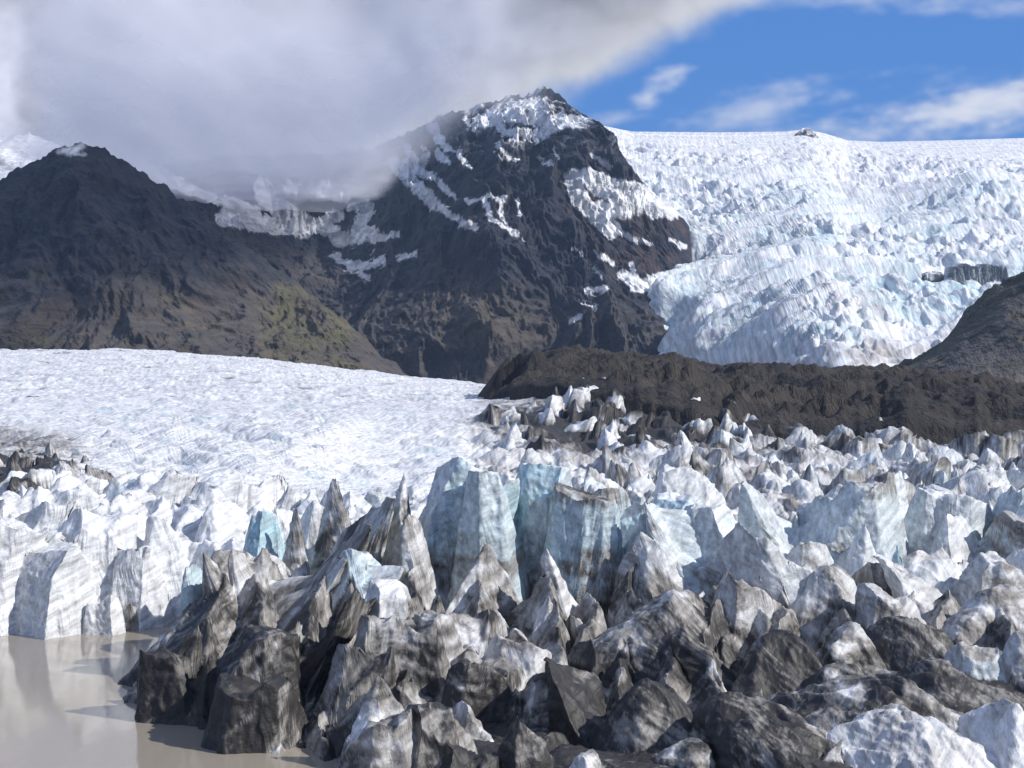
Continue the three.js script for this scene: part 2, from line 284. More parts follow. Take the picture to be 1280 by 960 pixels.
// seracs surveyed one by one: [bearing, top, foot, half width, distance, form, depth/width, yaw, lean, dirt, blue, label, extras]
const SURVEY = [
  // the row of blue-faced fins
  [564, 578, 745, 38, 157, 'block', 1.2, 0.5, 0.5, 0.10, 0.75, 'broad fin with a shaded blue face beside the banded white pillar', { line: 15.5, lineDirt: 0.3, plain: 0.35, turn: 0.5, steep: 1.7 }],
  [612, 588, 760, 29, 152, 'block', 1.5, 0.2, -0.2, 0.10, 0.55, 'banded white ice pillar between the blue fin and the curved blade', { line: 14, lineDirt: 0.25, plain: 0.4, turn: 0.2, steep: 1.7 }],
  [640, 596, 760, 20, 154.5, 'fin', 2.4, 1.2, 1.6, 0.02, 0.9, 'thin curved ice blade with a deep blue slit at its side', { plain: 0.25, turn: 0.1, steep: 1.7 }],
  [606, 676, 800, 52, 145, 'cone', 0.9, 0.3, 0.2, 0.36, 0, 'tan banded ice cone at the foot of the white pillar', { rough: 0.7 }],
  [604, 728, 830, 50, 138, 'cone', 0.9, 1.0, 0.0, 0.40, 0.35, 'grey-blue broken ice wedge in front of the tan cone', {}],
  [676, 580, 760, 34, 159, 'block', 1.4, 0.4, 0.4, 0.06, 0.85, 'tall flat blue ice wall beside the curved blade', { line: 13, lineDirt: 0.3, plain: 0.3, turn: 0.5, steep: 1.7 }],
  [736, 612, 780, 47, 152, 'block', 1.2, 0.4, 0.3, 0.14, 0.7, 'rounded blue ice block with brown dirt on its top', { line: 11, lineDirt: 0.4, capDirt: 0.3, plain: 0.6, turn: 0.3, steep: 1.7 }],
  [690, 681, 830, 40, 143, 'cone', 0.8, 0.7, -0.9, 0.33, 0, 'slim tan ice spire with a cracked face', { rough: 0.7 }],
  [680, 744, 850, 30, 136, 'cone', 0.9, 0.2, 0, 0.36, 0, 'small tan ice spire below the cracked spire', {}],
  [800, 612, 760, 40, 152, 'cone', 1.3, 0.5, 0.2, 0.16, 0.5, 'pale ice spire with a twisted tip above the wide pyramid', { capDirt: 0.2 }],
  [808, 664, 790, 66, 147, 'cone', 1.0, 0.4, -1.2, 0.22, 0.1, 'wide banded white and tan ice pyramid', { line: 9.5, lineDirt: 0.35, rough: 0.6 }],
  [850, 632, 790, 36, 150, 'fin', 2.2, 1.0, -3.6, 0.24, 0.35, 'long slanting ice fin with a cyan tip', { capDirt: -0.2 }],
  [842, 612, 720, 34, 160, 'block', 1.0, 0.2, 0, 0.05, 0.8, 'arched blue ice block with a sharp white notch', { rough: 0.6 }],
  [884, 632, 760, 34, 153, 'block', 1.2, 0.5, -0.8, 0.06, 0.55, 'smooth pale cyan ice block beside the thin finger', { rough: 0.5, k: 14 }],
  [908, 666, 770, 8, 148, 'block', 2.0, 0.3, 0, 0.10, 0.5, 'thin upright finger of ice', { rough: 0.4, T: 40 }],
  [962, 668, 790, 48, 146, 'block', 1.0, 0.2, -1.5, 0.22, 0.15, 'wide ice block with fine level bedding lines', { tilt: -0.25, rough: 0.6 }],
  [958, 598, 720, 32, 167, 'fin', 1.6, 0.9, -1.8, 0.12, 0.3, 'white hooked ice fin with a dark streaked flank', {}],
  [1070, 602, 740, 62, 172, 'block', 0.9, 0.1, -0.3, 0.16, 0.35, 'big box-shaped serac with a dirt-edged flat top', { capDirt: 0.25 }],
  [1078, 643, 740, 30, 164, 'cone', 1.0, 0.6, 0.3, 0.10, 0.15, 'white pointed buttress leaning on the box-shaped serac', {}],
  [1122, 676, 740, 16, 160, 'cone', 1.0, 0.3, 0, 0.0, 1.0, 'small teal ice pyramid beside the white buttress', { rough: 0.4 }],
  [1150, 694, 800, 46, 150, 'fin', 1.2, -0.5, -2.8, 0.22, 0.1, 'slanted pale ice slab under the teal pyramid', { tilt: -0.5 }],
  [1100, 706, 760, 34, 153, 'block', 0.8, 0.2, 0, 0.62, 0, 'low ice shelf strewn with dark ash', {}],
  [1172, 694, 750, 30, 160, 'dome', 1.0, 0.2, 0, 0.12, 0.1, 'smooth white ice dome among small blocks', {}],
  [1178, 614, 730, 46, 178, 'block', 1.0, 0.5, 0.6, 0.12, 0.35, 'stacked white and blue ice block behind the smooth dome', {}],
  [1286, 630, 740, 44, 172, 'cone', 1.0, 0.3, 0, 0.03, 0.5, 'sharp white pyramid with a shaded blue flank', { rough: 0.5 }],
  [1240, 690, 770, 26, 154, 'block', 1.0, 0.8, 0, 0.20, 0.1, 'cracked pale ice block below the sharp white pyramid', {}],
  [1290, 682, 790, 40, 156, 'dome', 1.0, 0.2, 0, 0.18, 0.1, 'broad pale ice hump beside the cracked block', {}],
  [1038, 702, 830, 44, 142, 'dome', 1.0, 0.4, 0.2, 0.34, 0.05, 'rounded tan ice tower with a dark smear near its top', { k: 10, capDirt: 0.15 }],
  [1012, 672, 760, 22, 152, 'block', 1.0, 0.4, 0, 0.22, 0.15, 'knobbly pale ice pile behind the rounded tan tower', {}],
  // the ash covered slopes
  [868, 772, 960, 86, 124, 'cone', 1.0, 0.5, -2.0, 0.70, 0, 'large dark ice tent with a pale streaked crest', { rough: 0.8, k: 9 }],
  [940, 872, 980, 58, 107, 'dome', 0.8, 0.1, -1.0, 0.66, 0, 'folded ledge of dark ice with pale stripes', { tilt: -0.2 }],
  [838, 738, 850, 70, 134, 'dome', 0.9, 0.2, 0, 0.52, 0, 'broad brown-grey ice shoulder below the wide pyramid', {}],
  [930, 732, 830, 42, 138, 'block', 1.0, 0.6, 0, 0.44, 0, 'broken grey ice block between the brown shoulder and tan tower', {}],
  [1108, 742, 840, 36, 136, 'block', 1.0, 0.4, -0.4, 0.40, 0, 'tilted grey ice slab beside the rounded tan tower', { tilt: -0.2 }],
  [1060, 784, 890, 34, 127, 'dome', 1.1, 0.3, -0.6, 0.56, 0, 'dark ice peak with a small white cap', { capDirt: -0.35, soft: 0.5 }],
  [1130, 772, 890, 58, 129, 'dome', 1.0, 0.3, 0, 0.68, 0, 'smooth dark ice mound with brushed streaks', {}],
  [1062, 824, 920, 46, 115.5, 'dome', 0.9, 0.3, 0, 0.50, 0, 'grey ice swell with a light brow', {}],
  [1165, 822, 920, 54, 116, 'dome', 0.8, 0.2, 0, 0.58, 0, 'long dark ice ridge with a notch at its end', { tilt: -0.15 }],
  [1118, 848, 970, 96, 110.5, 'dome', 0.7, -0.1, 0.6, 0.48, 0, 'wide rolling ice mound behind the white dome', { rough: 0.6 }],
  [1128, 884, 990, 58, 104.5, 'dome', 0.9, 0.2, 0, 0.23, 0, 'clean white ice dome at the water-worn edge of dark ice', { plain: 0.6, soft: 0.6 }],
  [1250, 876, 990, 54, 105, 'dome', 0.9, 0.5, 0.4, 0.26, 0.05, 'white lumpy ice boss beside a dark hollow', {}],
  [1048, 922, 990, 20, 101.5, 'cone', 1.2, 0.6, 1.2, 0.26, 0, 'small white ice spur beside the clean white dome', { T: 48, rows: 30 }],
  [1274, 792, 910, 38, 118, 'dome', 1.0, 0.4, 0, 0.28, 0.1, 'pale ice shoulder above the dark hollow', {}],
  [1222, 798, 880, 22, 118, 'block', 1.0, 0.4, 0, 0.26, 0.3, 'small bluish ice knob beside the pale shoulder', { T: 48, rows: 30 }],
  [1250, 732, 860, 72, 137, 'dome', 0.9, 0.2, 0, 0.46, 0, 'sloping grey ice apron below the cracked pale block', {}],
  [985, 786, 890, 48, 124, 'dome', 1.0, 0.3, 0, 0.78, 0, 'dark ash ice hollow rim between the tent and the dark peak', {}],
  // the middle of the front
  [502, 768, 930, 58, 125, 'block', 0.9, 0.25, 0.3, 0.50, 0, 'massive square grey ice block with level beds', { rough: 0.6, k: 16 }],
  [452, 806, 940, 34, 121, 'block', 1.0, 0.2, 0.3, 0.56, 0, 'dark upright ice slab joined to the massive square block', { rough: 0.6 }],
  [474, 838, 930, 34, 110, 'cone', 0.9, 0.5, 0, 0.58, 0, 'triangular dark ice wedge standing against the upright slab', { rough: 0.5, T: 56 }],
  [470, 888, 1000, 38, 104.5, 'block', 0.8, 0.1, 0, 0.36, 0, 'pale block with level dark bedding cracks at the front', { rough: 0.5 }],
  [538, 884, 1000, 38, 105, 'block', 0.8, 0.2, 0, 0.40, 0, 'pale grey block split from the bedded block by a crack', { rough: 0.5 }],
  [652, 806, 900, 32, 127, 'block', 1.0, 0.7, 0, 0.34, 0, 'pale fractured ice block below the small tan spire', {}],
  [726, 822, 990, 62, 115, 'fin', 1.4, 0.9, -1.6, 0.72, 0, 'dark ice slope with brushed pale lines below the spires', { k: 10 }],
  [806, 848, 980, 58, 112, 'dome', 1.0, 0.4, 0, 0.74, 0, 'dark ice hump beside the large dark tent', {}],
  [650, 892, 1000, 48, 105, 'cone', 0.9, 0.4, 0, 0.56, 0, 'grey ice mound with a pale spiky crown', {}],
  [600, 824, 950, 46, 121, 'block', 0.9, 0.5, 0, 0.66, 0, 'dark brown ice block under the grey-blue wedge', {}],
  [570, 766, 870, 50, 132, 'block', 0.9, 0.3, 0, 0.42, 0, 'tan ice block with thin level beds beside the square block', { rough: 0.7 }],
  // the leaning blades and the toe in the lake
  [206, 812, 960, 30, 127, 'block', 1.1, 0.2, -0.3, 0.74, 0, 'black rounded toe of ice standing in the lake', {}],
  [238, 780, 950, 42, 130, 'cone', 1.1, 0.4, 0.8, 0.66, 0, 'dark streaked ice shoulder above the black toe', {}],
  [270, 686, 850, 26, 142, 'fin', 1.6, 0.8, -0.8, 0.40, 0, 'tall tan ice blade with deep flutes', { k: 14 }],
  [304, 688, 850, 22, 144, 'fin', 1.8, 1.0, -0.6, 0.40, 0, 'fluted tan ice blade beside the tall tan blade', { k: 14 }],
  [336, 680, 840, 22, 147, 'fin', 1.6, 1.1, 0.4, 0.42, 0, 'ragged tan ice blade with a split crest', { k: 14 }],
  [242, 700, 830, 17, 147, 'fin', 1.6, 1.0, 0, 0.06, 0.7, 'white capped ice fin with a slate blue face by the lake', { rough: 0.5, capDirt: 0.1 }],
  [328, 782, 950, 46, 123.5, 'block', 1.0, 0.3, 0.3, 0.56, 0, 'brown-grey ice block with a dark foot above the lake', { line: 4, lineDirt: 0.4 }],
  [322, 842, 990, 60, 118, 'block', 0.8, 0.2, 0.2, 0.86, 0, 'dark brown wet ice block at the waterline', {}],
  [258, 812, 970, 46, 124.5, 'cone', 1.0, 0.5, 0, 0.70, 0, 'dark crumpled ice mass beside the brown-grey block', {}],
  [364, 772, 900, 16, 128, 'fin', 1.4, 0.9, 0.6, 0.34, 0.15, 'pale narrow ice spur above the dark cleft', { T: 48 }],
  [392, 690, 840, 24, 141, 'fin', 2.6, 1.15, 5.4, 0.50, 0.15, 'long slate grey blade leaning hard beside the blue-white block', { k: 14 }],
  [424, 652, 820, 24, 146, 'fin', 2.4, 1.1, 5.8, 0.46, 0.2, 'long leaning ice blade with blackened edges', { k: 14 }],
  [462, 614, 800, 26, 151, 'fin', 2.2, 1.0, 5.0, 0.44, 0.2, 'tallest leaning ice blade below the crumpled summit', { k: 14 }],
  [496, 588, 760, 34, 157, 'cone', 1.2, 0.6, 0.5, 0.46, 0.1, 'crumpled dirty ice summit above the leaning blades', {}],
  [440, 688, 800, 32, 142, 'dome', 1.0, 0.4, 0.4, 0.14, 0.55, 'bright blue-white ice block wedged between leaning blades', {}],
  [332, 640, 720, 18, 166, 'block', 0.9, 0.3, 0.2, -0.05, 1.0, 'bright cyan ice step on the white glacier edge', { rough: 0.5 }],
  [366, 626, 720, 18, 163, 'cone', 1.0, 0.4, 0, 0.46, 0, 'dark dirty ice cone beside the cyan step', {}],
  [418, 598, 690, 22, 169, 'cone', 1.0, 0.4, 0, 0.38, 0, 'smooth brown ice cone standing on the white glacier', { rough: 0.4 }],
  [522, 648, 810, 28, 146, 'fin', 1.4, 0.7, -0.4, 0.40, 0, 'craggy tan ice fin beside the black cleft', {}],
  [478, 700, 800, 14, 140, 'fin', 2.6, 1.1, 3.4, 0.16, 0.2, 'narrow white ice blade pointing up from the bedded blocks', { T: 56 }],
  [480, 732, 830, 26, 134, 'block', 1.0, 0.4, 0, 0.26, 0.05, 'white faceted ice block above the massive square block', {}],
  [416, 730, 960, 28, 127, 'fin', 2.4, 1.05, 3.6, 0.70, 0.1, 'dark leaning ice wall beside the deep black cleft', { k: 12 }],
  // the white wall across the lake
  [198, 648, 800, 24, 179, 'dome', 1.3, 0.5, -0.6, 0.0, 0.05, 'smooth tall white ice tongue in the far wall over the lake', { k: 9, rough: 0.45 }],
  [174, 684, 810, 30, 175, 'block', 1.2, 0.4, 0.6, -0.04, 0.05, 'broad white ice slab under the smooth tongue', { plain: 0.5, turn: 0.6 }],
  [124, 640, 810, 38, 178, 'block', 1.6, 0.9, 1.2, -0.04, 0.05, 'tall white ice rib over the lake', { plain: 0.5, turn: 1.2 }],
  [78, 676, 815, 38, 172, 'block', 1.4, 0.8, 1.6, -0.04, 0.08, 'white ice buttress with a blue-grey cleft at the waterline', { plain: 0.5, turn: 0.9 }],
  [18, 660, 815, 38, 173, 'block', 1.4, 0.7, 1.4, -0.04, 0.05, 'white ice buttress beyond the blue-grey cleft', {}],
  [-40, 650, 815, 44, 173, 'block', 1.4, 0.7, 1.4, 0.04, 0.0, 'end buttress of the white wall past the dark debris', {}],
  [128, 742, 815, 22, 171, 'block', 1.0, 0.4, 0, 0.10, 0, 'low white ice block at the waterline of the white wall', {}],
  [160, 752, 810, 20, 173, 'block', 1.0, 0.6, 0, 0.42, 0, 'brown stained ice block at the waterline of the white wall', {}],
  [196, 748, 805, 20, 176, 'block', 1.0, 0.2, 0, 0.14, 0, 'squared pale ice block standing in the lake edge', {}],
];
for (const [bx, top, foot, hw, D, form, dr, yaw, lean, dirt, blue, label, extra] of SURVEY) {
  const w = hw / F * D * (form === 'dome' ? 1.3 : 1.12);
  tower({ x: WX(bx, D) - lean * 0.35, z: -D, H: WY(top, D), w, h: (foot - top) / F * D * 0.92, form, lean, dirt: dirt + (D < 133 && dirt > 0.3 ? 0.08 : 0), blue, label, kind: 'serac', group: 'towers of the broken ice front', seed: seed++, ...extra });
}
for (const a of [
  [608, 700, 146, 560, 950, 108, 4, 0.58, 'long banded ice spur running down from the tan banded cone'],
  [690, 705, 143, 702, 940, 109, 4, 0.62, 'narrow dark ice spur below the slim tan spire'],
  [652, 780, 132, 632, 950, 108, 4, 0.55, 'short grey ice spur below the pale fractured block'],
  [800, 690, 146, 766, 945, 109, 4, 0.66, 'long dark ice spur falling from the wide banded pyramid'],
  [866, 778, 128, 935, 950, 107, 5, 0.66, 'broad dark ice spur with pale stripes below the dark tent'],
  [850, 785, 126, 832, 955, 108, 5, 0.74, 'black ice spur on the shaded flank of the dark tent'],
  [940, 745, 138, 1012, 940, 108, 5, 0.60, 'long grey ice spur beside the dark hollow rim'],
  [1042, 735, 140, 1104, 905, 111, 5, 0.56, 'sloping grey ice spur below the rounded tan tower'],
  [1130, 768, 132, 1235, 940, 108, 5, 0.62, 'long dark ice spur below the smooth dark mound'],
  [1250, 745, 136, 1335, 930, 108, 5, 0.56, 'grey ice spur below the sloping apron'],
  [520, 690, 146, 500, 905, 112, 4, 0.56, 'craggy ice spur dropping from the craggy tan fin'],
  [478, 748, 136, 438, 955, 109, 4, 0.60, 'steep ice spur under the white faceted block'],
  [440, 705, 142, 402, 925, 112, 4, 0.68, 'black sided ice spur below the blue-white block'],
  [398, 715, 141, 348, 930, 114, 4, 0.66, 'dark ice spur at the foot of the leaning blades'],
  [332, 705, 145, 302, 905, 117, 4, 0.62, 'brown-grey ice spur below the ragged tan blade'],
  [274, 710, 143, 236, 890, 122, 4, 0.66, 'dark ice spur from the tall tan blade to the lake'],
  [738, 735, 142, 738, 890, 115, 4, 0.60, 'ice spur with a black flank below the rounded blue block'],
  [572, 775, 132, 542, 945, 109, 4, 0.56, 'bedded ice spur below the tan level-bedded block'],
  [985, 705, 146, 962, 860, 118, 4, 0.52, 'grey ice spur below the finely bedded wide block'],
  [1186, 722, 146, 1182, 870, 117, 4, 0.50, 'pale grey ice spur below the slanted slab'],
  [900, 700, 147, 886, 840, 120, 4, 0.54, 'tan ice spur below the smooth cyan block'],
]) spur(...a);
// fields of smaller towers, alike but for their place
function field(seed0, n, region, make, kind, where, group) {
  const R = rng(seed0); let k = 0, tries = 0; const spots = [];
  while (k < n && tries++ < n * 60) {
    const D = lerp(region.D[0], region.D[1], Math.pow(R(), 0.8)), b = lerp(region.b[0], region.b[1], R());
    if (region.ok && !region.ok(b, D)) continue;
    const o = make(R, b, D), x = WX(b, D);
    if (spots.some(([X, Z, r]) => Math.hypot(X - x, Z + D) < (r + o.w) * (region.gap ?? 0.7))) continue;
    if (region.clear && towers.some((t) => t.group === 'towers of the broken ice front' && Math.hypot(t.x - x, t.z + D) < (t.w + o.w) * region.clear)) continue;
    spots.push([x, -D, o.w]); k++;
    const tone = o.dirt > 0.55 ? 'ash black' : o.dirt > 0.28 ? 'dirty grey' : o.dirt > 0.14 ? 'grey streaked' : o.blue > 0.3 ? 'bluish white' : 'clean white';
    const shape = { fin: 'ridge-topped', cone: 'pointed', block: 'blocky', dome: 'rounded' }[o.form], lean = Math.abs(o.lean) > 0.9 ? 'leaning ' : '';
    tower({ x, z: -D, H: iceBase(x, -D) + o.up, h: o.w * 2, kind, label: `${lean}${tone} ${shape} ${where}`, group, seed: seed++, ...o });
  }
}
const pick = (R, a) => a[Math.floor(R() * a.length)];
field(5, 78, { D: [162, 262], b: [690, 1330], ok: (b, D) => b > 690 + (D - 162) * 0.2 }, (R) => { const w = lerp(2.0, 5.4, R() ** 1.4); return { w, h: w * lerp(1.4, 2.6, R()), up: lerp(1.6, 5.0, R()) + w * 0.25, form: pick(R, ['fin', 'fin', 'fin', 'cone', 'block', 'dome']), lean: lerp(-0.6, 1.6, R()), dirt: lerp(0.08, 0.40, R() ** 1.4), blue: R() < 0.4 ? 0.45 : 0.1 }; }, 'serac', 'serac in the jumble between the fins and the moraine', 'jumbled seracs below the moraine');
field(6, 56, { D: [258, 425], b: [760, 1330] }, (R) => { const w = lerp(2.6, 6.5, R() ** 1.3); return { w, h: w * lerp(1.0, 1.8, R()), up: lerp(1.4, 4.6, R()), form: pick(R, ['fin', 'fin', 'cone', 'block', 'dome']), lean: lerp(-0.8, 1.6, R()), dirt: R() < 0.18 ? lerp(0.6, 0.9, R()) : lerp(0.10, 0.42, R()), blue: 0.2 }; }, 'serac', 'small serac at the foot of the dark moraine', 'seracs at the foot of the moraine');
field(7, 30, { D: [166, 215], b: [400, 700] }, (R) => { const w = lerp(1.8, 4.2, R()); return { w, h: w * lerp(1.2, 2.2, R()), up: lerp(1.5, 4.4, R()), form: pick(R, ['fin', 'fin', 'dome', 'cone', 'block']), lean: lerp(-0.4, 1.4, R()), dirt: lerp(0.0, 0.16, R() * R()), blue: R() < 0.25 ? 0.4 : 0.05 }; }, 'serac', 'serac on the crest behind the blue-faced fins', 'white seracs behind the fins');
field(8, 44, { D: [176, 236], b: [-60, 420], ok: (b, D) => sdPoly(WX(b, D), -D, LAKE) > 3 }, (R) => { const w = lerp(2.0, 5.0, R()); return { w, h: w * lerp(1.0, 2.0, R()), up: lerp(0.4, 2.6, R()), form: pick(R, ['fin', 'fin', 'dome', 'block']), lean: lerp(-0.2, 1.4, R()), dirt: lerp(-0.02, 0.10, R()), blue: 0.05 }; }, 'serac', 'serac on the edge of the smooth glacier over the lake', 'white seracs over the lake');
field(9, 26, { D: [205, 300], b: [-40, 130], ok: (b, D) => Math.hypot((b - 10) / 115, (D - 245) / 55) < 1 }, (R) => { const w = lerp(1.6, 4.2, R()); return { w, h: w * lerp(1.0, 2.0, R()), up: lerp(0.5, 3.0, R()), form: pick(R, ['cone', 'block', 'fin']), lean: lerp(-0.8, 0.8, R()), dirt: lerp(0.3, 1.0, R()), blue: 0 }; }, 'debris_hump', 'hump in the dark debris patch on the glacier edge', 'dark humps of the debris patch');
field(10, 84, { D: [350, 545], b: [612, 960], gap: 0.6, ok: (b, D) => Math.abs((D - 350) / 195 - (1 - Math.abs(b - 780) / 190) * 0.55) < 0.5 }, (R) => { const w = lerp(1.8, 5.0, R() ** 1.4); return { w, h: w * lerp(1.5, 2.8, R()), up: lerp(2.0, 6.5, R()), form: pick(R, ['cone', 'fin', 'fin', 'block']), lean: lerp(-0.6, 2.6, R()), dirt: R() < 0.55 ? lerp(0.0, 0.22, R()) : lerp(0.7, 1.1, R()), blue: 0.05 }; }, 'ice_shard', 'ice shard in the black debris below the moraine', 'shards in the debris below the moraine');

field(12, 8, { clear: 0.62, D: [102, 121], b: [440, 800], gap: 0.85, ok: (b, D) => sdPoly(WX(b, D), -D, LAKE) > 2 }, (R) => { const w = lerp(2.4, 5.0, R()); return { w, h: w * lerp(1.4, 2.6, R()), up: lerp(0.4, 2.8, R()), form: pick(R, ['fin', 'fin', 'block', 'block', 'dome']), lean: lerp(-0.6, 0.9, R()), dirt: lerp(0.42, 0.78, R()), blue: 0 }; }, 'ice_ridge', 'ice ridge low on the ash covered front', 'ridges low on the ash covered front');
field(14, 10, { clear: 0.6, D: [102, 134], b: [800, 1350], gap: 0.75 }, (R) => { const w = lerp(3.6, 7.5, R()); return { w, h: w * lerp(0.7, 1.3, R()), up: lerp(0.2, 1.8, R()), form: 'dome', soft: lerp(0.5, 2, R()), lean: lerp(-0.2, 1.0, R()), dirt: lerp(0.36, 0.78, R()), blue: 0 }; }, 'ice_swell', 'ice swell on the ash covered slope', 'swells of the ash covered slope');
field(13, 16, { clear: 0.62, D: [126, 160], b: [300, 1340], gap: 0.8, ok: (b, D) => sdPoly(WX(b, D), -D, LAKE) > 3 }, (R, b, D) => { const w = lerp(1.6, 3.8, R()); return { w, h: w * lerp(1.6, 2.8, R()), up: lerp(0.2, 2.8, R()), form: pick(R, ['fin', 'fin', 'block', 'cone']), lean: lerp(-0.8, 1.2, R()), dirt: lerp(0.62, 0.25, sm(123, 160, D)) + lerp(-0.15, 0.15, R()), blue: R() < 0.3 ? 0.3 : 0 }; }, 'ice_ridge', 'ice ridge in the clefts between the front towers', 'ridges between the front towers');

{
  const bins = new Map(), CELL = 12;
  for (const t of towers) for (let i = Math.floor((t.x - t.reach) / CELL); i <= Math.floor((t.x + t.reach) / CELL); i++) for (let j = Math.floor((t.z - t.reach) / CELL); j <= Math.floor((t.z + t.reach) / CELL); j++) { const k = i * 1000 + j; if (!bins.has(k)) bins.set(k, []); bins.get(k).push(t); }
  const S = { x: 0, y: 0, owner: -1, tone: 0, blue: 0 };
  function surface(b, D) {
    const x = WX(b, D), z = -D, left = white(b, D);
    // edges wander: the plan is warped a little before the planes are read
    const wx = x + fbm(x / 5, 0, z / 5, 3) * 1.2 + noise(x / 1.1, 3, z / 1.1) * 0.10, wz = z + fbm(x / 5, 5, z / 5, 3) * 1.2 + noise(x / 1.1, 8, z / 1.1) * 0.10;
    const base = iceBase(x, z); let y, tone, owner = -1, face = -1;
    const k = (1 - sm(280, 600, D)) * (1 - left * 0.62 * sm(195, 250, D)) * (1 - 0.6 * sm(760, 860, b) * sm(146, 132, D));
    const big = facets(wx, wz, 13, 1), t1 = big.tone; y = base - sm(168, 160, D) * sm(132, 144, D) * 4.2 * sm(480, 530, b) + (big.h - 0.42) * 7.5 * k;
    const mid = facets(wx, wz, 5.2, 2); y += (mid.h - 0.42) * 3.4 * k; tone = (t1 + mid.tone) / 2 - 0.5;
    if (D < 330) y += (facets(wx + 3, wz, 2.1, 3).h - 0.42) * 0.8 * k;
    y += farSurface(x, z, D).dy;
    const sd = sdPoly(x, z, LAKE); if (sd < 9) y = lerp(y, -5, sm(4, -1, sd + noise(x / 5, 0, z / 5) * 1.2));
    if (sd > 2) y = Math.max(y, sm(2, 7, sd) * 2.6 - 0.8 + noise(x / 6, 2, z / 6) * 0.8 + y * 0.15);
    let second = -99; const list = bins.get(Math.floor(x / CELL) * 1000 + Math.floor(z / CELL));
    if (list) for (const t of list) { if (Math.abs(x - t.x) > t.reach || Math.abs(z - t.z) > t.reach) continue; const h = roof(t, wx, wz); if (h > y) { second = y; y = h; owner = t.id; face = VF; } else if (h > second) second = h; }
    S.x = x; S.blue = tone > 0.3 ? 0.35 : 0;
    if (owner >= 0) {
      const t = towers[owner]; S.x += t.lean * clamp((y - base + 2) / (t.H - base + 2), 0, 1.1) * sm(0, 2.5, y - second);
      tone = face >= 0 ? t.P[face][4] : 0; S.blue = face >= 0 ? t.P[face][5] : t.blue * 0.3;
      const dome = t.form === 'dome', kn = t.plain ?? (dome ? 0.22 : 1), f1 = facets(wx, wz, 4.4, 5); y += (f1.h - 0.42) * 1.9 * kn; tone += (f1.tone - 0.5) * 0.24; y += (facets(wx, wz, 1.9, 7).h - 0.42) * 0.6 * kn;
      if (dome) { const f = ridge((wx * 0.8 + wz * 0.6) / 7, 2, (wz * 0.8 - wx * 0.6) / 2.2, 3, 0.5); y += (f - 0.6) * 1.1; }
    }
    S.y = y; S.owner = owner; S.tone = tone;
  }
  const B0 = -95, B1 = 1375, NU = 880, uniform = []; for (let D = 91; D < NEAR_END;) { uniform.push(D); D *= 1 + lerp(0.0016, 0.0042, sm(165, 260, D)); } uniform.push(NEAR_END);
  const NV = 790, C = NU + 1, N = C * (NV + 1), pos = new Float32Array(N * 3), col = new Float32Array(N * 3), uv = new Float32Array(N * 2), own = new Int16Array(N), tn = new Float32Array(N), bl = new Float32Array(N);
  // rows crowd together where a face stands up towards the lake, so that steep ice is as finely cut as flat ice
  const NC = 221, NR = uniform.length - 1, dens = new Float32Array(NC * NR);
  for (let i = 0; i < NC; i++) { let y0 = 0; for (let j = 0; j <= NR; j++) { surface(lerp(B0, B1, i / (NC - 1)), uniform[j]); if (j) { const dD = uniform[j] - uniform[j - 1], dy = S.y - y0; dens[i * NR + j - 1] = 1 + (dy > 0 ? 1.1 : 0.35) * Math.min(6, Math.abs(dy) / dD) * sm(420, 200, uniform[j]); } y0 = S.y; } }
  const cum = new Float32Array(NC * (NR + 1));
  for (let i = 0; i < NC; i++) { let t = 0; for (let j = 0; j < NR; j++) { let m = 0, k = 0; for (let q = -2; q <= 2; q++) if (i + q >= 0 && i + q < NC) { m += dens[(i + q) * NR + j]; k++; } t += m / k; cum[i * (NR + 1) + j + 1] = t; } for (let j = 0; j <= NR; j++) cum[i * (NR + 1) + j] /= t; }
  const at = new Float32Array(NC * (NV + 1));
  for (let i = 0; i < NC; i++) for (let j = 0, k = 0; j <= NV; j++) { const f = j / NV; while (k < NR - 1 && cum[i * (NR + 1) + k + 1] < f) k++; const a = cum[i * (NR + 1) + k], b = cum[i * (NR + 1) + k + 1]; at[i * (NV + 1) + j] = lerp(uniform[k], uniform[k + 1], clamp((f - a) / (b - a + 1e-9))); }
  for (let j = 0, v = 0; j <= NV; j++) for (let i = 0; i <= NU; i++, v++) {
    const fi = i / NU * (NC - 1), i0 = Math.min(NC - 2, Math.floor(fi)), D = lerp(at[i0 * (NV + 1) + j], at[(i0 + 1) * (NV + 1) + j], fi - i0);
    surface(lerp(B0, B1, i / NU), D);
    pos[v * 3] = S.x; pos[v * 3 + 1] = S.y; pos[v * 3 + 2] = -D; own[v] = S.owner; tn[v] = S.tone; bl[v] = S.blue;
  }
  const idx = new Uint32Array(NU * NV * 6); let n = 0;
  for (let j = 0; j < NV; j++) for (let i = 0; i < NU; i++) { const a = j * C + i, b = a + 1, c = a + C, d = c + 1; idx.set([a, b, c, b, d, c], n); n += 6; }
  const whole = new THREE.BufferGeometry(); whole.setAttribute('position', new THREE.BufferAttribute(pos, 3)); whole.setIndex(new THREE.BufferAttribute(idx, 1)); whole.computeVertexNormals();
  // weather the shape: flutes, bedding ledges and knocks push the surface out (geometry only, no colour)
  const nr = whole.attributes.normal.array, c = [0, 0, 0];
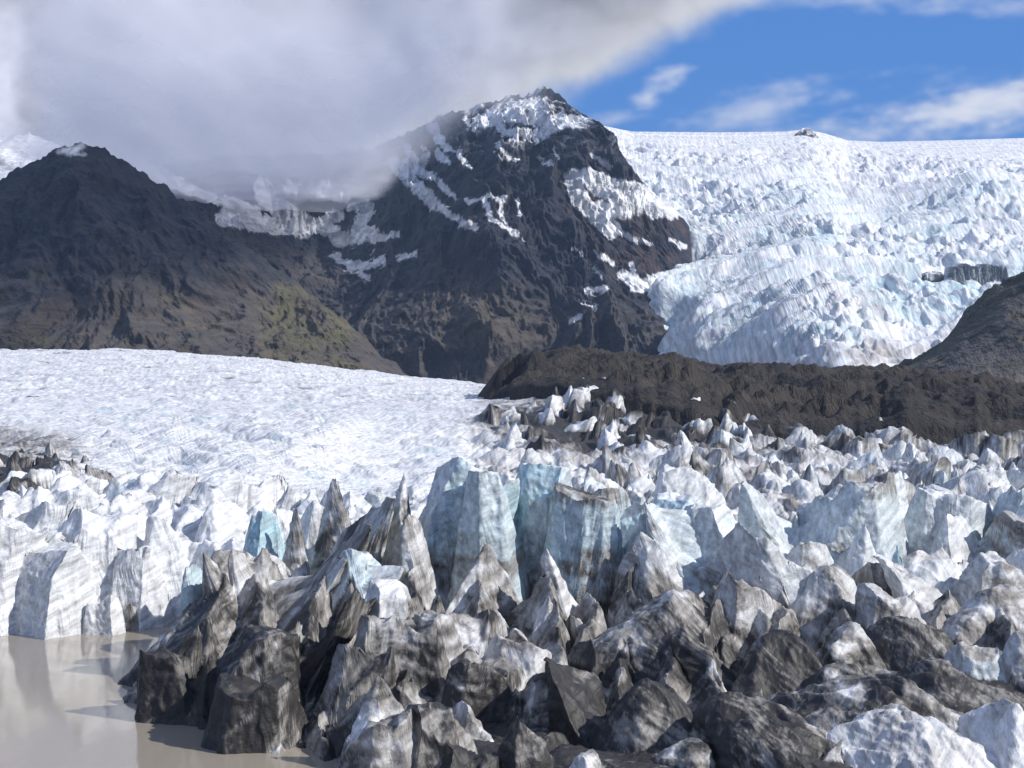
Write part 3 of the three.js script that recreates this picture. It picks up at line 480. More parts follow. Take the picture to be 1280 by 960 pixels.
  for (let v = 0; v < N; v++) {
    const x = pos[v * 3], y = pos[v * 3 + 1], z = pos[v * 3 + 2], D = -z, fade = sm(420, 220, D), steep = 1 - Math.max(0, nr[v * 3 + 1]);
    const w = noise(x * 0.15, y * 0.15, z * 0.15), bed = y + x * 0.14 + w * 2;
    const d = ((ridge(x * 0.5 + w, y * 0.12 - x * 0.1, z * 0.5, 3, 0.5) - 0.62) * 0.32 * steep + noise(2, bed * 1.9, 1) * 0.13 * steep + noise(5, bed * 5, 1) * 0.035 * steep - Math.abs(noise(x * 0.9, y * 0.7, z * 0.9)) * (own[v] >= 0 && towers[own[v]].form === 'dome' ? 0.10 : 0.26) + fbm(x * 2.2, y * 2.0, z * 2.2, 2) * 0.08) * fade;
    pos[v * 3] += nr[v * 3] * d; pos[v * 3 + 1] += nr[v * 3 + 1] * d; pos[v * 3 + 2] += nr[v * 3 + 2] * d;
  }
  whole.computeVertexNormals();
  for (let v = 0; v < N; v++) {
    const x = pos[v * 3], y = pos[v * 3 + 1], z = pos[v * 3 + 2], D = -z, t = own[v] >= 0 ? towers[own[v]] : null, far = sm(300, 700, D);
    let dirt = t ? t.dirt + tn[v] * lerp(0.5, 1, clamp(t.dirt * 3)) : iceDirt(x, z, y) + tn[v] * 0.4 * (1 - far) * (1 - 0.75 * white(640 + x / D * F, D));
    if (t && t.line !== undefined) dirt += (t.lineDirt ?? 0.3) * 0.7 * sm(1.6, -1.6, y - t.line + fbm(x * 0.3, y * 0.2, z * 0.3, 4) * 4.5);
    if (t && t.capDirt) dirt += t.capDirt * sm(2.2, 0.6, t.H - y + fbm(x * 0.5, y * 0.5, z * 0.5, 3) * 2.5);
    iceColor(x * lerp(1, 0.25, far), y, z * lerp(1, 0.25, far), dirt, bl[v], c);
    col[v * 3] = c[0]; col[v * 3 + 1] = c[1]; col[v * 3 + 2] = c[2]; uv[v * 2] = x * 0.8 + z * 0.5; uv[v * 2 + 1] = y + z * 0.4;
  }
  // hand each tower its own piece of the surface
  const tri = towers.map(() => []); tri[-1] = [];
  for (let k = 0; k < idx.length; k += 3) { const a = idx[k], b = idx[k + 1], d = idx[k + 2]; if (pos[a * 3 + 1] < -3 && pos[b * 3 + 1] < -3 && pos[d * 3 + 1] < -3) continue; const o = own[b] === own[d] ? own[b] : own[a]; tri[o].push(a, b, d); }
  const parent = new Int32Array(N); const root = (v) => { while (parent[v] !== v) v = parent[v] = parent[parent[v]]; return v; };
  const largest = (list, rest) => {                          // the largest connected piece; crumbs go to rest
    for (const v of list) parent[v] = v;
    for (let k = 0; k < list.length; k += 3) { const a = root(list[k]), b = root(list[k + 1]); parent[a] = b; const c = root(list[k + 2]); parent[root(b)] = c; }
    const size = new Map(); for (let k = 0; k < list.length; k += 3) { const r = root(list[k]); size.set(r, (size.get(r) ?? 0) + 1); }
    let best = -1, most = 0; for (const [r, n] of size) if (n > most) { most = n; best = r; }
    const out = []; for (let k = 0; k < list.length; k += 3) (root(list[k]) === best ? out : rest).push(list[k], list[k + 1], list[k + 2]); return out;
  };
  for (const t of towers) { tri[t.id] = largest(tri[t.id], tri[-1]); if (tri[t.id].length <= 90) { tri[-1].push(...tri[t.id]); tri[t.id] = []; } }
  const map = new Int32Array(N).fill(-1);
  const piece = (list, ox, oy, oz) => {
    const used = []; const index = new Uint32Array(list.length); for (let k = 0; k < list.length; k++) { let m = map[list[k]]; if (m < 0) { m = map[list[k]] = used.length; used.push(list[k]); } index[k] = m; }
    const g = new THREE.BufferGeometry(), P = new Float32Array(used.length * 3), Q = new Float32Array(used.length * 3), K = new Float32Array(used.length * 3), U = new Float32Array(used.length * 2), nn = whole.attributes.normal.array;
    used.forEach((v, m) => { P[m * 3] = pos[v * 3] - ox; P[m * 3 + 1] = pos[v * 3 + 1] - oy; P[m * 3 + 2] = pos[v * 3 + 2] - oz; for (let q = 0; q < 3; q++) { Q[m * 3 + q] = nn[v * 3 + q]; K[m * 3 + q] = col[v * 3 + q]; } U[m * 2] = uv[v * 2]; U[m * 2 + 1] = uv[v * 2 + 1]; map[v] = -1; });
    g.setAttribute('position', new THREE.BufferAttribute(P, 3)); g.setAttribute('normal', new THREE.BufferAttribute(Q, 3)); g.setAttribute('color', new THREE.BufferAttribute(K, 3)); g.setAttribute('uv', new THREE.BufferAttribute(U, 2)); g.setIndex(new THREE.BufferAttribute(index, 1)); return g;
  };
  add(new THREE.Mesh(piece(tri[-1], 0, 0, 0), M.ice), 'glacier_ice', 'crevassed grey and white ice between the towers of the front', null, null, 'structure');
  for (const t of towers) {
    const all = tri[t.id]; if (!all.length) continue;
    let body = all, blue = [];
    if (t.blue >= 0.5 && t.group === 'towers of the broken ice front') { body = []; const some = []; for (let k = 0; k < all.length; k += 3) (bl[all[k]] > 0.4 && bl[all[k + 1]] > 0.4 ? some : body).push(all[k], all[k + 1], all[k + 2]); if (some.length) blue = largest(some, body); if (blue.length < 300 || body.length < 300) { body = all; blue = []; } }
    const m = new THREE.Mesh(piece(body, t.x, 0, t.z), M.ice); let o = m;
    if (blue.length) { o = new THREE.Group(); m.name = 'weathered_crust'; const f = new THREE.Mesh(piece(blue, t.x, 0, t.z), M.ice); f.name = 'blue_face'; f.userData.label = 'clean blue cleaved ice face'; o.add(m, f); }
    o.position.set(t.x, 0, t.z); add(o, t.kind, t.label, t.kind.replace('_', ' '), t.group);
  }
}

// ------------------------------------------------------------------ the moraine
{
  const top = curve([[560, 486], [600, 470], [640, 453], [690, 441], [720, 437], [760, 441], [800, 446], [860, 451], [905, 459], [940, 455], [1000, 459], [1060, 462], [1140, 466], [1280, 480], [1500, 500]]);
  const toe = curve([[560, 486], [600, 486], [660, 486], [720, 492], [800, 505], [860, 520], [900, 540], [960, 556], [1040, 560], [1080, 545], [1130, 530], [1200, 538], [1280, 546], [1500, 560]]);
  const dt = curve([[560, 640], [640, 560], [720, 500], [860, 440], [1000, 405], [1280, 395], [1500, 390]]), dc = curve([[560, 760], [720, 900], [860, 820], [1000, 760], [1500, 720]]);
  add(new THREE.Mesh(sheet(340, 150, (u, v, o) => {
    const b = lerp(575, 1440, u), t = clamp((v - 0.06) / 0.72), back = clamp((v - 0.78) / 0.22), Dt = dt(b), Dc = dc(b);
    const D = v < 0.06 ? Dt - (0.06 - v) * 300 : lerp(Dt, Dc, Math.pow(t, 1.15)) + back * 260;
    const b2 = b + noise(b / 23, 1, 4) * 22; let y = lerp(WY(toe(b2) + noise(b / 9, 4, 1) * 2.5 + noise(b / 31, 2, 2) * 9, Dt), WY(top(b), Dc), Math.pow(t, 0.62)) - back * back * 60 - (v < 0.06 ? (0.06 - v) * 160 : 0);
    const x = WX(b, D), z = -D, edge = sm(575, 640, b);
    y += ((ridge((x + z * 0.3) / 34, 2, z / 60, 5, 0.55) - 0.62) * 14 + fbm(x / 60, 1, z / 60, 4) * 8) * sm(0, 0.25, t) * sm(1.25, 0.7, t) * edge + fbm(x / 9, 4, z / 9, 4, 0.6) * 1.4 * edge + (ridge(x / 15, 4, z / 26, 3) - 0.6) * 3.2 * sm(0.02, 0.12, t) * sm(0.6, 0.25, t) * edge - (1 - edge) * 14;
    o.p[0] = x; o.p[1] = y; o.p[2] = z;
    const n = fbm(x / 40, y / 12, z / 40, 5, 0.6), m = fbm(x / 130 + 4, 1, z / 50, 4), s = fbm((x - y * 2) / 12, y / 30, z / 30, 4);
    mix3([0.050, 0.042, 0.035], [0.017, 0.016, 0.017], sm(-0.15, 0.4, n + s * 0.5 + (0.3 - t) * 0.5), o.c);
    mix3(o.c, [0.080, 0.068, 0.050], sm(0.05, 0.5, m) * 0.5, o.c);
    o.uv[0] = x; o.uv[1] = z + y;
  }), M.grit), 'moraine', 'long dark brown gravel moraine ridge lying across the glacier', null, null, 'structure');
  // ice showing through the gravel
  const R = rng(91);
  for (const [b, py, D, w, h] of [[843, 487, 520, 3.6, 9], [908, 508, 470, 2.2, 8], [927, 520, 462, 1.8, 5], [985, 530, 448, 2.8, 8], [1075, 512, 470, 3.2, 7], [1092, 503, 480, 1.4, 3], [1106, 503, 480, 1.3, 3], [1150, 520, 440, 2, 6], [892, 522, 455, 2, 8]]) {
    const pts = []; for (let i = 0; i < 6; i++) { const q = i / 6 * T2 + R() * 0.6; pts.push(new THREE.Vector3(Math.cos(q) * w * lerp(0.6, 1.1, R()), 0, Math.sin(q) * w * 0.9), new THREE.Vector3(Math.cos(q) * w * 0.5 + w * 0.7, h * lerp(0.4, 0.7, R()), Math.sin(q) * w * 0.45)); }
    pts.push(new THREE.Vector3(w * 1.2, h, 0), new THREE.Vector3(w * 1.6, h * 0.92, -w * 0.3));
    const g = new ConvexGeometry(pts), c = []; for (let i = 0; i < g.attributes.position.count; i += 3) { const k = lerp(0.35, 0.85, R()); for (let q = 0; q < 3; q++) c.push(k, k * 0.99, k * 0.98); } g.setAttribute('color', new THREE.Float32BufferAttribute(c, 3)); g.setAttribute('uv', new THREE.Float32BufferAttribute(new Float32Array(g.attributes.position.count * 2), 2));
    const s = new THREE.Mesh(g, M.ice); s.position.set(WX(b, D), WY(py, D) - h * 0.8, -D);
    add(s, 'ice_shard', 'leaning white ice shard poking out of the dark gravel moraine', 'ice shard', 'ice shards on the moraine');
  }
}

// the ground between glacier and mountains
{
  const g = sheet(60, 60, (u, v, o) => { const D = lerp(1500, 9000, v), x = lerp(-1, 1, u) * (900 + D * 0.7); o.p[0] = x; o.p[1] = -40 + sm(1800, 2600, D) * 40 + fbm(x / 400, 1, D / 400, 4) * 14; o.p[2] = -D; mix3([0.075, 0.066, 0.058], [0.04, 0.038, 0.036], sm(-0.3, 0.3, fbm(x / 90, 2, D / 90, 4)), o.c); o.uv[0] = x; o.uv[1] = D; });
  add(new THREE.Mesh(g, M.grit), 'valley_ground', 'dark gravel valley floor between the glacier and the mountains', null, null, 'structure');
}
// ------------------------------------------------------------------ the mountains
const SNOW = [0.88, 0.89, 0.91], BASALT = [0.011, 0.015, 0.028], BROWN = [0.086, 0.070, 0.057], MOSS = [0.080, 0.070, 0.030], RUST = [0.070, 0.042, 0.035], SCREE = [0.064, 0.059, 0.058];
// a mountain face from its foot to its crest and a little down behind; bearing/elevation curves give foot and crest
function face(nu, nv, b0, b1, crest, foot, Dc, Df, bulge, rough, paint, name, label, material) {
  const g = sheet(nu, nv, (u, v, o) => {
    const b = lerp(b0, b1, u), t = clamp(v / 0.9), back = clamp((v - 0.9) / 0.1);
    const dc = Dc(b), df = Df(b), D0 = lerp(df, dc, Math.pow(t, bulge)), yc = WY(crest(b), dc), yf = WY(foot(b), df);
    let y = lerp(yf, yc, t) - back * 320, D = D0 + back * 420;
    let x = WX(b, D), z = -D;
    const w = sm(0, 0.12, t) * sm(1.02, 0.82, t), r = rough(x, y, z, t, b);
    z += r * (0.35 + 0.65 * w); y += r * 0.35 * w; x += r * 0.12 * w;
    if (t > 0.8 && !back) y += (ridge(x / 60, 2, z / 90, 4, 0.6) - 0.62) * 26 * sm(0.8, 1, t);
    o.p[0] = x; o.p[1] = y; o.p[2] = z; o.uv[0] = x + z * 0.3; o.uv[1] = y * 1.2;
    paint(x, y, z, 640 + F * x / -z, 480 - F * (y - EYE) / -z, o.c, t, r);
  });
  return add(new THREE.Mesh(g, material ?? M.rock), name, label, null, null, 'structure');
}
const gullies = (x, y, z, s, a) => { const wx = x + fbm(x / 260, y / 260, 1, 3) * 120, r = ridge(wx / (s * 1.0) + y / (s * 5), y / (s * 3.2), 3 + z / (s * 3), 6, 0.58); return (r - 0.6) * a + fbm(x / 300, y / 260, z / 300, 4) * a * 0.7 + (ridge(x / 400, y / 34 + fbm(x / 160, y / 160, 3, 3) * 0.8, z / 400, 2) - 0.6) * a * 0.05 + (ridge(x / 46, y / 60, z / 46, 3, 0.6) - 0.6) * a * 0.11; };

// the dark pyramid on the near side
face(360, 180, -120, 560, curve([[-120, 262], [-40, 238], [0, 219], [40, 200], [80, 186], [100, 180], [118, 178], [135, 188], [160, 205], [200, 229], [240, 258], [280, 288], [320, 318], [350, 338], [380, 360], [420, 392], [455, 420], [500, 462], [560, 500]]), curve([[-120, 495], [560, 510]]), () => 2900, () => 2050, 0.85,
  (x, y, z, t, b) => gullies(x, y, z, 105, 84) * sm(560, 420, b),
  (x, y, z, b, e, c) => {
    const n = fbm(x / 130, y / 130, z / 130, 5, 0.6), m = fbm(x / 60 + 3, y / 90, z / 60, 4, 0.6), st = fbm((x + y * 0.4) / 26, (y) / 140, z / 60, 4, 0.6);
    mix3(BASALT, [0.034, 0.034, 0.042], sm(-0.2, 0.5, m + st * 0.5), c);
    const low = sm(-38, 34, (e - (348 + (b < 90 ? 6 : 0))) + n * 62 + st * 28);
    mix3(c, mix3(BROWN, SCREE, sm(-0.3, 0.4, m), tmp), low, c);
    const moss = sm(0.05, 0.4, fbm(x / 180 + 7, y / 100, z / 180, 4) + (b < 60 ? 0.22 : -0.1)) * low; mix3(c, MOSS, moss * 0.75, c);
    const kn = sm(14, -12, sdPoly(b, e, [[328, 372], [352, 362], [400, 364], [440, 384], [452, 398], [436, 432], [420, 450], [330, 450]]) + n * 22); mix3(c, [0.105, 0.095, 0.048], kn * sm(-0.45, 0.15, st + m * 0.5), c);
    // drifts lying under the summit
    const s = Math.max(sm(4, -1, segDist(b, e, [[74, 190], [100, 183]]) - 1.2 + st * 4), sm(4, -1, segDist(b, e, [[86, 192], [103, 181]]) - 1.4 + m * 4), sm(3.5, -0.5, segDist(b, e, [[92, 193], [106, 194]]) + m * 5 + 1));
    mix3(c, SNOW, s, c);
  }, 'mountain', 'dark pyramid mountain with a brown lower slope and mossy knoll');

// the main massif under the cloud
{
  const P = (pts) => pts;
  const drifts = [   // snow lying in couloirs and on ledges: [line, half width]
    [P([[492, 208], [520, 232], [552, 262], [594, 287]]), 5.5], [P([[506, 205], [540, 222], [570, 246]]), 4], [P([[508, 188], [525, 206], [532, 190]]), 3.5], [P([[546, 188], [560, 206]]), 3], [P([[560, 182], [580, 202]]), 2.6], [P([[575, 190], [590, 212]]), 3],
    [P([[585, 246], [604, 243], [632, 248]]), 4.5], [P([[604, 246], [612, 270], [645, 298]]), 4.5], [P([[628, 246], [624, 266], [640, 292]]), 3.5], [P([[648, 252], [652, 272]]), 3],
    [P([[200, 222], [240, 238], [280, 252], [320, 268]]), 5], [P([[280, 270], [330, 282], [380, 285], [440, 262]]), 6.5], [P([[326, 232], [334, 250], [352, 268], [392, 282]]), 8], [P([[346, 236], [390, 238], [430, 240]]), 6], [P([[400, 285], [425, 300], [465, 290]]), 6], [P([[440, 255], [462, 258], [446, 286]]), 5], [P([[418, 318], [440, 334], [476, 326]]), 3.4], [P([[470, 300], [495, 292]]), 3], [P([[450, 340], [460, 348]]), 2], [P([[500, 325], [520, 322]]), 2], [P([[298, 256], [318, 272]]), 4],
    [P([[600, 150], [640, 142], [680, 150], [726, 154]]), 9], [P([[610, 140], [630, 165], [668, 168], [700, 160]]), 6], [P([[640, 128], [668, 128], [690, 150]]), 6], [P([[622, 180], [640, 196]]), 4], [P([[620, 190], [648, 200]]), 3], [P([[676, 200], [690, 206]]), 3.2], [P([[690, 180], [700, 200]]), 2], [P([[740, 190], [764, 208]]), 3], [P([[540, 160], [560, 186]]), 4], [P([[580, 150], [596, 164]]), 4],
    [P([[716, 224], [726, 250], [742, 270], [766, 286]]), 10], [P([[740, 224], [768, 240], [800, 246], [830, 250]]), 13], [P([[745, 262], [780, 262], [850, 262]]), 9], [P([[770, 285], [790, 300], [812, 310]]), 4], [P([[780, 345], [800, 355], [830, 352]]), 8], [P([[790, 330], [794, 350]]), 4], [P([[735, 365], [756, 362]]), 4], [P([[728, 378], [744, 382]]), 3.5], [P([[712, 404], [724, 400]]), 4.5], [P([[716, 312], [728, 316]]), 2.2], [P([[742, 314], [766, 328]]), 2.8], [P([[744, 336], [752, 346]]), 3.2], [P([[648, 300], [655, 305]]), 2], [P([[838, 300], [856, 304]]), 2.5],
  ];
  face(640, 320, 150, 872, curve([[150, 232], [200, 205], [300, 190], [400, 186], [470, 178], [520, 160], [548, 146], [575, 140], [610, 128], [650, 121], [680, 111], [700, 124], [722, 142], [742, 156], [760, 176], [780, 202], [800, 226], [812, 238], [830, 250], [850, 270], [862, 284], [866, 330], [872, 470]]), curve([[150, 505], [872, 490]]), (b) => lerp(4300, 3900, sm(500, 860, b)), (b) => lerp(2950, 3050, sm(200, 860, b)), 0.9,
    (x, y, z, t, b) => gullies(x, y, z, 170, 150) * sm(874, 790, b) - 260 * Math.exp(-(((b - 400) / 110) ** 2)) * sm(0.15, 0.7, t) + 160 * Math.exp(-(((b - 590 - t * 60) / 70) ** 2)) * sm(1, 0.5, t) + 90 * Math.exp(-(((b - 740) / 60) ** 2)),
    (x, y, z, b, e, c, t, r) => {
      const n = fbm(x / 150, y / 150, z / 150, 5, 0.6), m = fbm(x / 60 + 5, y / 60, z / 60, 4, 0.65), st = fbm((x - y * 0.5) / 30, y / 180, z / 60, 4, 0.6), bedr = noise(1, y / 16 + n * 2, 2);
      mix3(BASALT, [0.034, 0.034, 0.042], sm(-0.2, 0.5, m + bedr * 0.25), c);
      const low = sm(-40, 40, e - 375 + n * 70 + st * 36); mix3(c, mix3(SCREE, BROWN, sm(-0.2, 0.4, m), tmp), low * 0.75, c);
      const spur = sm(26, -22, sdPoly(b, e, [[536, 330], [560, 326], [640, 372], [690, 400], [700, 430], [600, 440], [540, 400]]) + n * 50); mix3(c, mix3(BROWN, MOSS, sm(-0.2, 0.4, n), tmp), spur * 0.8, c);
      const spur2 = sm(20, -16, sdPoly(b, e, [[270, 285], [340, 300], [430, 350], [400, 356], [330, 330]]) + n * 34); mix3(c, BROWN, spur2 * 0.8, c);
      const rust = sm(30, -20, sdPoly(b, e, [[700, 210], [760, 222], [866, 270], [866, 330], [800, 345], [760, 330], [720, 280]]) + n * 40); mix3(c, RUST, rust * 0.75 * sm(-0.4, 0.3, m), c);
      let s = -9;
      const fine = fbm(x / 16, y / 22, z / 16, 3, 0.65), jx = b + st * 5 + m * 4, jy = e + m * 8 + n * 13;
      for (const [l, w] of drifts) { const [ax, ay] = l[0]; if (Math.abs(ax - b) > 150) continue; s = Math.max(s, w * 1.25 - segDist(jx, jy, l)); }
      const high = sm(190, 120, e + n * 40) * sm(0.05, 0.35, m + st * 0.4 + 0.1) * sm(520, 600, b);
      mix3(c, SNOW, Math.max(sm(-0.4, 0.6, s + m * 2.6 + fine * 3.2 - clamp(r / 30, -1, 1) * 1.6), high * 0.9), c);
    }, 'mountain', 'high dark rock massif with snow filled gullies below the cloud');
}
// snow slope behind the pyramid
face(90, 60, -160, 150, curve([[-160, 150], [0, 172], [36, 168], [70, 180], [150, 215]]), curve([[-160, 300], [150, 300]]), () => 4600, () => 3700, 0.9, (x, y, z) => gullies(x, y, z, 300, 60),
  (x, y, z, b, e, c) => { const m = fbm(x / 50, y / 30, z / 50, 4, 0.6); mix3(SNOW, BASALT, sm(9, -4, segDist(b, e, [[-60, 210], [0, 204], [14, 210]]) + m * 12) * 0.85, c); }, 'snow_slope', 'smooth snow slope behind the dark pyramid mountain', M.snowIce);

// the dark hillside beside the icefall
face(150, 130, 1120, 1420, curve([[1120, 462], [1150, 448], [1180, 425], [1205, 395], [1230, 372], [1255, 350], [1280, 333], [1330, 300], [1420, 250]]), curve([[1120, 474], [1420, 500]]), () => 1750, () => 1150, 0.8, (x, y, z) => gullies(x, y, z, 60, 46),
  (x, y, z, b, e, c) => {
    const n = fbm(x / 60, y / 60, z / 60, 5, 0.6), band = noise(4, (y + x * 0.25) / 13 + n * 2.4, 1);
    mix3([0.070, 0.062, 0.054], [0.092, 0.084, 0.078], sm(-0.3, 0.4, n), c);
    const top = sm(54, 6, e - curve([[1150, 440], [1205, 396], [1280, 333], [1400, 260]])(b) + n * 26); mix3(c, [0.080, 0.074, 0.034], top * 0.7, c);
    mix3(c, [0.026, 0.026, 0.030], sm(-0.05, 0.3, band + n * 0.4) * sm(96, 40, e - curve([[1150, 440], [1205, 396], [1280, 333]])(b)) * sm(8, 30, e - curve([[1150, 440], [1205, 396], [1280, 333]])(b)) * 0.85, c);
  }, 'hill', 'dark scree hillside with grassy ledges beside the icefall');

// ------------------------------------------------------------------ the icefall and the snow dome above it
{
  const top = curve([[640, 205], [700, 168], [735, 152], [760, 158], [790, 164], [900, 165], [980, 164], [1005, 161], [1030, 166], [1060, 175], [1100, 177], [1180, 175], [1280, 172], [1500, 168]]);
  const edgeL = (e) => e > 375 ? lerp(838, 842, clamp((466 - e) / 90)) : curve([[150, 690], [240, 720], [284, 800], [300, 840], [325, 846], [338, 800], [350, 782], [364, 802], [376, 840]])(e);
  const geo = sheet(380, 340, (u, v, o) => {
    const t = clamp(v / 0.94), back = clamp((v - 0.94) / 0.06), bL = edgeL(lerp(466, 165, Math.pow(t, 0.86))) - 18 + noise(t * 40, 3, 1) * 9, b = lerp(bL, 1440, u), D0 = lerp(2900, 2350, sm(850, 1060, b));
    const D = lerp(D0, 6200, Math.pow(t, 1.6)) + back * 900;
    const yc = WY(top(b), 6200), y0 = WY(466, 2400);
    let e = lerp(466, top(b), Math.pow(t, 0.86));
    let y = WY(e, lerp(D0, 6200, Math.pow(t, 1.6))) - back * 30;
    const x = WX(b, D), z = -D;
    const calm = Math.max(sm(0.90, 1.0, t), 0.75 * sm(1, 0.5, Math.hypot((b - 1140) / 90, (t - 0.16) / 0.09)), 0.7 * sm(0.10, 0.02, t), 0.72 * sm(1, 0.4, Math.hypot((b - 1120) / 90, (t - 0.73) / 0.07)));
    const wx = x + fbm(x / 140, 1, z / 140, 3) * 60, wz = z + fbm(x / 140, 8, z / 140, 3) * 60;
    const fa = facets(wx, wz * 1.4, 56, 4), r = clamp(fa.cleft * 2.4), ta = fa.tone, ha = fa.h, fb = facets(wx + z * 0.2, wz * 1.4, 22, 6), r2 = clamp(fb.cleft * 2.2), hb = fb.h, steps = ridge(x / 900, 2, (z + fbm(x / 400, 2, 1, 3) * 260) / 300, 2);
    const amp = lerp(0.25, 1.7, sm(-0.3, 0.4, fbm(x / 430, 6, z / 330, 3)));
    y += ((ha - 0.42) * 21 + (hb - 0.42) * 11 + fbm(x / 22, 1, z / 22, 3, 0.6) * 4) * (1 - calm) * amp + (steps - 0.6) * 80 * sm(0.05, 0.2, t) * sm(0.98, 0.8, t) - sm(64, 0, b - bL + noise(x / 60, 2, z / 90) * 22) * 85 * sm(0.75, 0.5, t);
    // a swell of ice that comes in from the side
    y += 95 * sm(1090, 1250, b) * Math.exp(-(((t - 0.66) / 0.11) ** 2)) ;
    y -= 60 * Math.exp(-(((b - 1150) / 70) ** 2) - (((t - 0.20) / 0.07) ** 2));
    o.p[0] = x; o.p[1] = y; o.p[2] = z; o.uv[0] = x; o.uv[1] = z * 0.6 + y;
    const bl = clamp(sm(0.55, 0.05, r) * 0.4 + sm(0.5, 0.05, r2) * 0.3 + (ta - 0.5) * 0.35 + sm(0.0, 0.5, fbm(x / 300, 3, z / 300, 4)) * 0.4) * (1 - calm * 0.8) * sm(0.92, 0.6, t);
    const zone = sm(1, 0.2, Math.hypot((b - 1150) / 130, (t - 0.33) / 0.12));
    mix3(SNOW, [0.52, 0.69, 0.75], clamp(bl * 1.0 + zone * 0.55 * sm(0.75, 0.4, r)), o.c);
    const dirty = sm(0.15, 0.6, fbm(x / 160, 4, z / 260, 4, 0.6) + 0.1) * 0.35 * sm(0.75, 0.3, t) + sm(0.16, 0.02, t + fbm(x / 200, 3, z / 200, 3) * 0.06) * sm(880, 1050, b) * 0.75 * sm(-0.3, 0.3, noise(2, (z + x * 0.25) / 26, 3) + fbm(x / 70, 2, z / 70, 3));
    mix3(o.c, [0.40, 0.355, 0.33], clamp(dirty), o.c);
  });
  add(new THREE.Mesh(geo, M.snowIce), 'icefall', 'broad white and pale blue icefall under a snow dome', null, null, 'structure');
  // rock standing out of the ice: the grey wall, and the outcrop on the skyline
  const rock = (b, e, D, w, h, d, seedR, base, name, label, snow, top = 9) => {
    const R = rng(seedR), off = R() * 40;
    const g = sheet(56, 34, (u, v, o) => {
      const a = u * T2, t = v, r = (1 - Math.pow(t, top) * 0.8) * (1 + (ridge(Math.cos(a) * 3.4 + off, t * 0.9, Math.sin(a) * 3.4, 4, 0.6) - 0.6) * (top > 5 ? 0.4 : 0.9)) * (v === 1 ? 0 : 1);
      const sq = (q) => top > 5 ? Math.sign(q) * Math.pow(Math.abs(q), 0.4) : q; o.p[0] = sq(Math.cos(a)) * w * r; o.p[2] = sq(Math.sin(a)) * d * r; o.p[1] = t * h * (1 + noise(Math.cos(a) * 3.6 + off, t, Math.sin(a) * 2) * 0.3);
      const n = fbm(o.p[0] / 14 + off, o.p[1] / 30, o.p[2] / 14, 4, 0.6); mix3(base, [base[0] * 0.45, base[1] * 0.45, base[2] * 0.45], sm(-0.2, 0.4, n), o.c); if (snow) mix3(o.c, SNOW, sm(0.0, 0.25, n + t * 0.35 - 0.12), o.c);
      o.uv[0] = u * 260; o.uv[1] = v * h;
    });
    const m = new THREE.Mesh(g, M.rock); m.position.set(WX(b, D), WY(e, D), -D); add(m, name, label, 'rock outcrop');
  };
  {
    const g = sheet(120, 44, (u, v, o) => {
      const x = lerp(-66, 66, u), prof = sm(0, 0.10, u) * sm(1, 0.9, u) * (0.80 + noise(u * 9, 1, 2) * 0.22 + noise(u * 26, 4, 2) * 0.10), up = Math.min(1, v / 0.62), back = clamp((v - 0.62) / 0.38);
      const flute = (ridge(x / 13, up * 0.6, 2, 4, 0.6) - 0.6) * 15;
      o.p[0] = x; o.p[1] = up * 66 * prof + back * 6; o.p[2] = flute - up * 9 - back * 70 + noise(x / 30, up * 2, 1) * 6;
      const n = fbm(x / 7, o.p[1] / 22, 3, 4, 0.6); mix3([0.36, 0.39, 0.41], [0.15, 0.16, 0.17], sm(-0.25, 0.35, n), o.c); mix3(o.c, SNOW, sm(0.3, 0.9, back) + sm(0.25, 0.45, n) * 0.5, o.c);
      o.uv[0] = x; o.uv[1] = o.p[1];
    });
    const m = new THREE.Mesh(g, M.rock); m.position.set(WX(1228, 2960), WY(364, 2960), -2960); add(m, 'rock_wall', 'grey rock wall standing out of the icefall beside the hillside', 'rock outcrop');
  }
  rock(1166, 352, 3000, 20, 20, 16, 4, [0.12, 0.12, 0.13], 'rock_outcrop', 'small dark rock at the end of the grey rock wall', true);
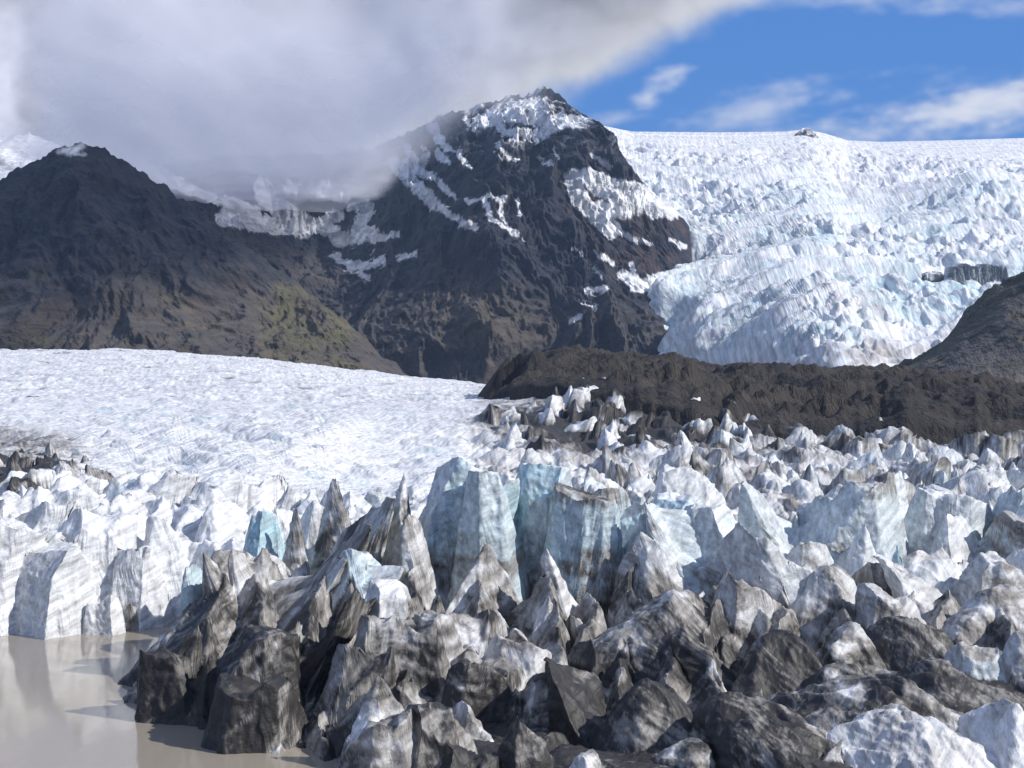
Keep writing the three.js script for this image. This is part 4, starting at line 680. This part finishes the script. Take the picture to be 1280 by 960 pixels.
  rock(1006, 178, 6050, 62, 56, 40, 5, [0.10, 0.09, 0.09], 'rock_outcrop', 'snowy rock knob on the skyline of the snow dome', true, 1.3);
}

// ------------------------------------------------------------------ the cloud that sits on the mountains
{
  const cm = new THREE.MeshPhysicalMaterial({ vertexColors: true, transparent: true, roughness: 1, transmission: 0.55, thickness: 0, specularIntensity: 0, color: new THREE.Color(0.88, 0.90, 0.97), side: THREE.DoubleSide });
  const far = curve([[-60, 3500], [30, 4300], [100, 4700], [420, 4700], [470, 4250], [500, 3750], [540, 3500], [600, 3230], [660, 3050], [700, 2900], [760, 2700], [830, 2540], [900, 2380], [960, 2250], [1020, 2100]]);
  const cloud = new THREE.Group();
  for (let k = 0; k < 7; k++) {
    const g = sheet(120, 80, (u, v, o) => {
      const b = lerp(-60, 800, u), D = lerp(1650, 4800, v), x = WX(b, D), z = -D;
      const n = fbm(x / 380 + k * 0.13, k * 0.21, z / 1300, 4, 0.55), n2 = fbm(x / 120, k * 0.35, z / 480, 4, 0.6);
      o.p[0] = x; o.p[2] = z; o.p[1] = 572 + k * 20 + fbm(x / 420, 1, z / 1200, 2) * 40 + fbm(x / 210 + k * 5.3, k * 3.1, z / 700, 3) * 44 + sm(400, 620, b) * 66 - 16 * Math.exp(-(((b - 340) / 110) ** 2));
      const inside = Math.min((far(b) - D) / 330 - k * 0.16 + 0.3, (b - 16 + n * 60) / 80 + 0.2, (D - 1700) / 500, (720 - b) / 200);
      const a = sm(-0.1, 1.2, inside + n * 0.9 + n2 * 0.6);
      o.c[0] = o.c[1] = o.c[2] = 1; o.c[3] = clamp(a * lerp(0.20, 0.36, sm(2300, 3000, D)) * (0.85 + n2 * 0.3));
      o.uv[0] = x; o.uv[1] = z;
    }, 4, (p, a, b, c, d, col) => col[a * 4 + 3] + col[b * 4 + 3] + col[c * 4 + 3] + col[d * 4 + 3] > 0.01);
    const m = new THREE.Mesh(g, cm); m.name = 'cloud_layer'; cloud.add(m);
  }
  add(cloud, 'cloud', 'low grey cloud bank covering the mountain tops', 'cloud');
}

renderer.render(scene, camera);
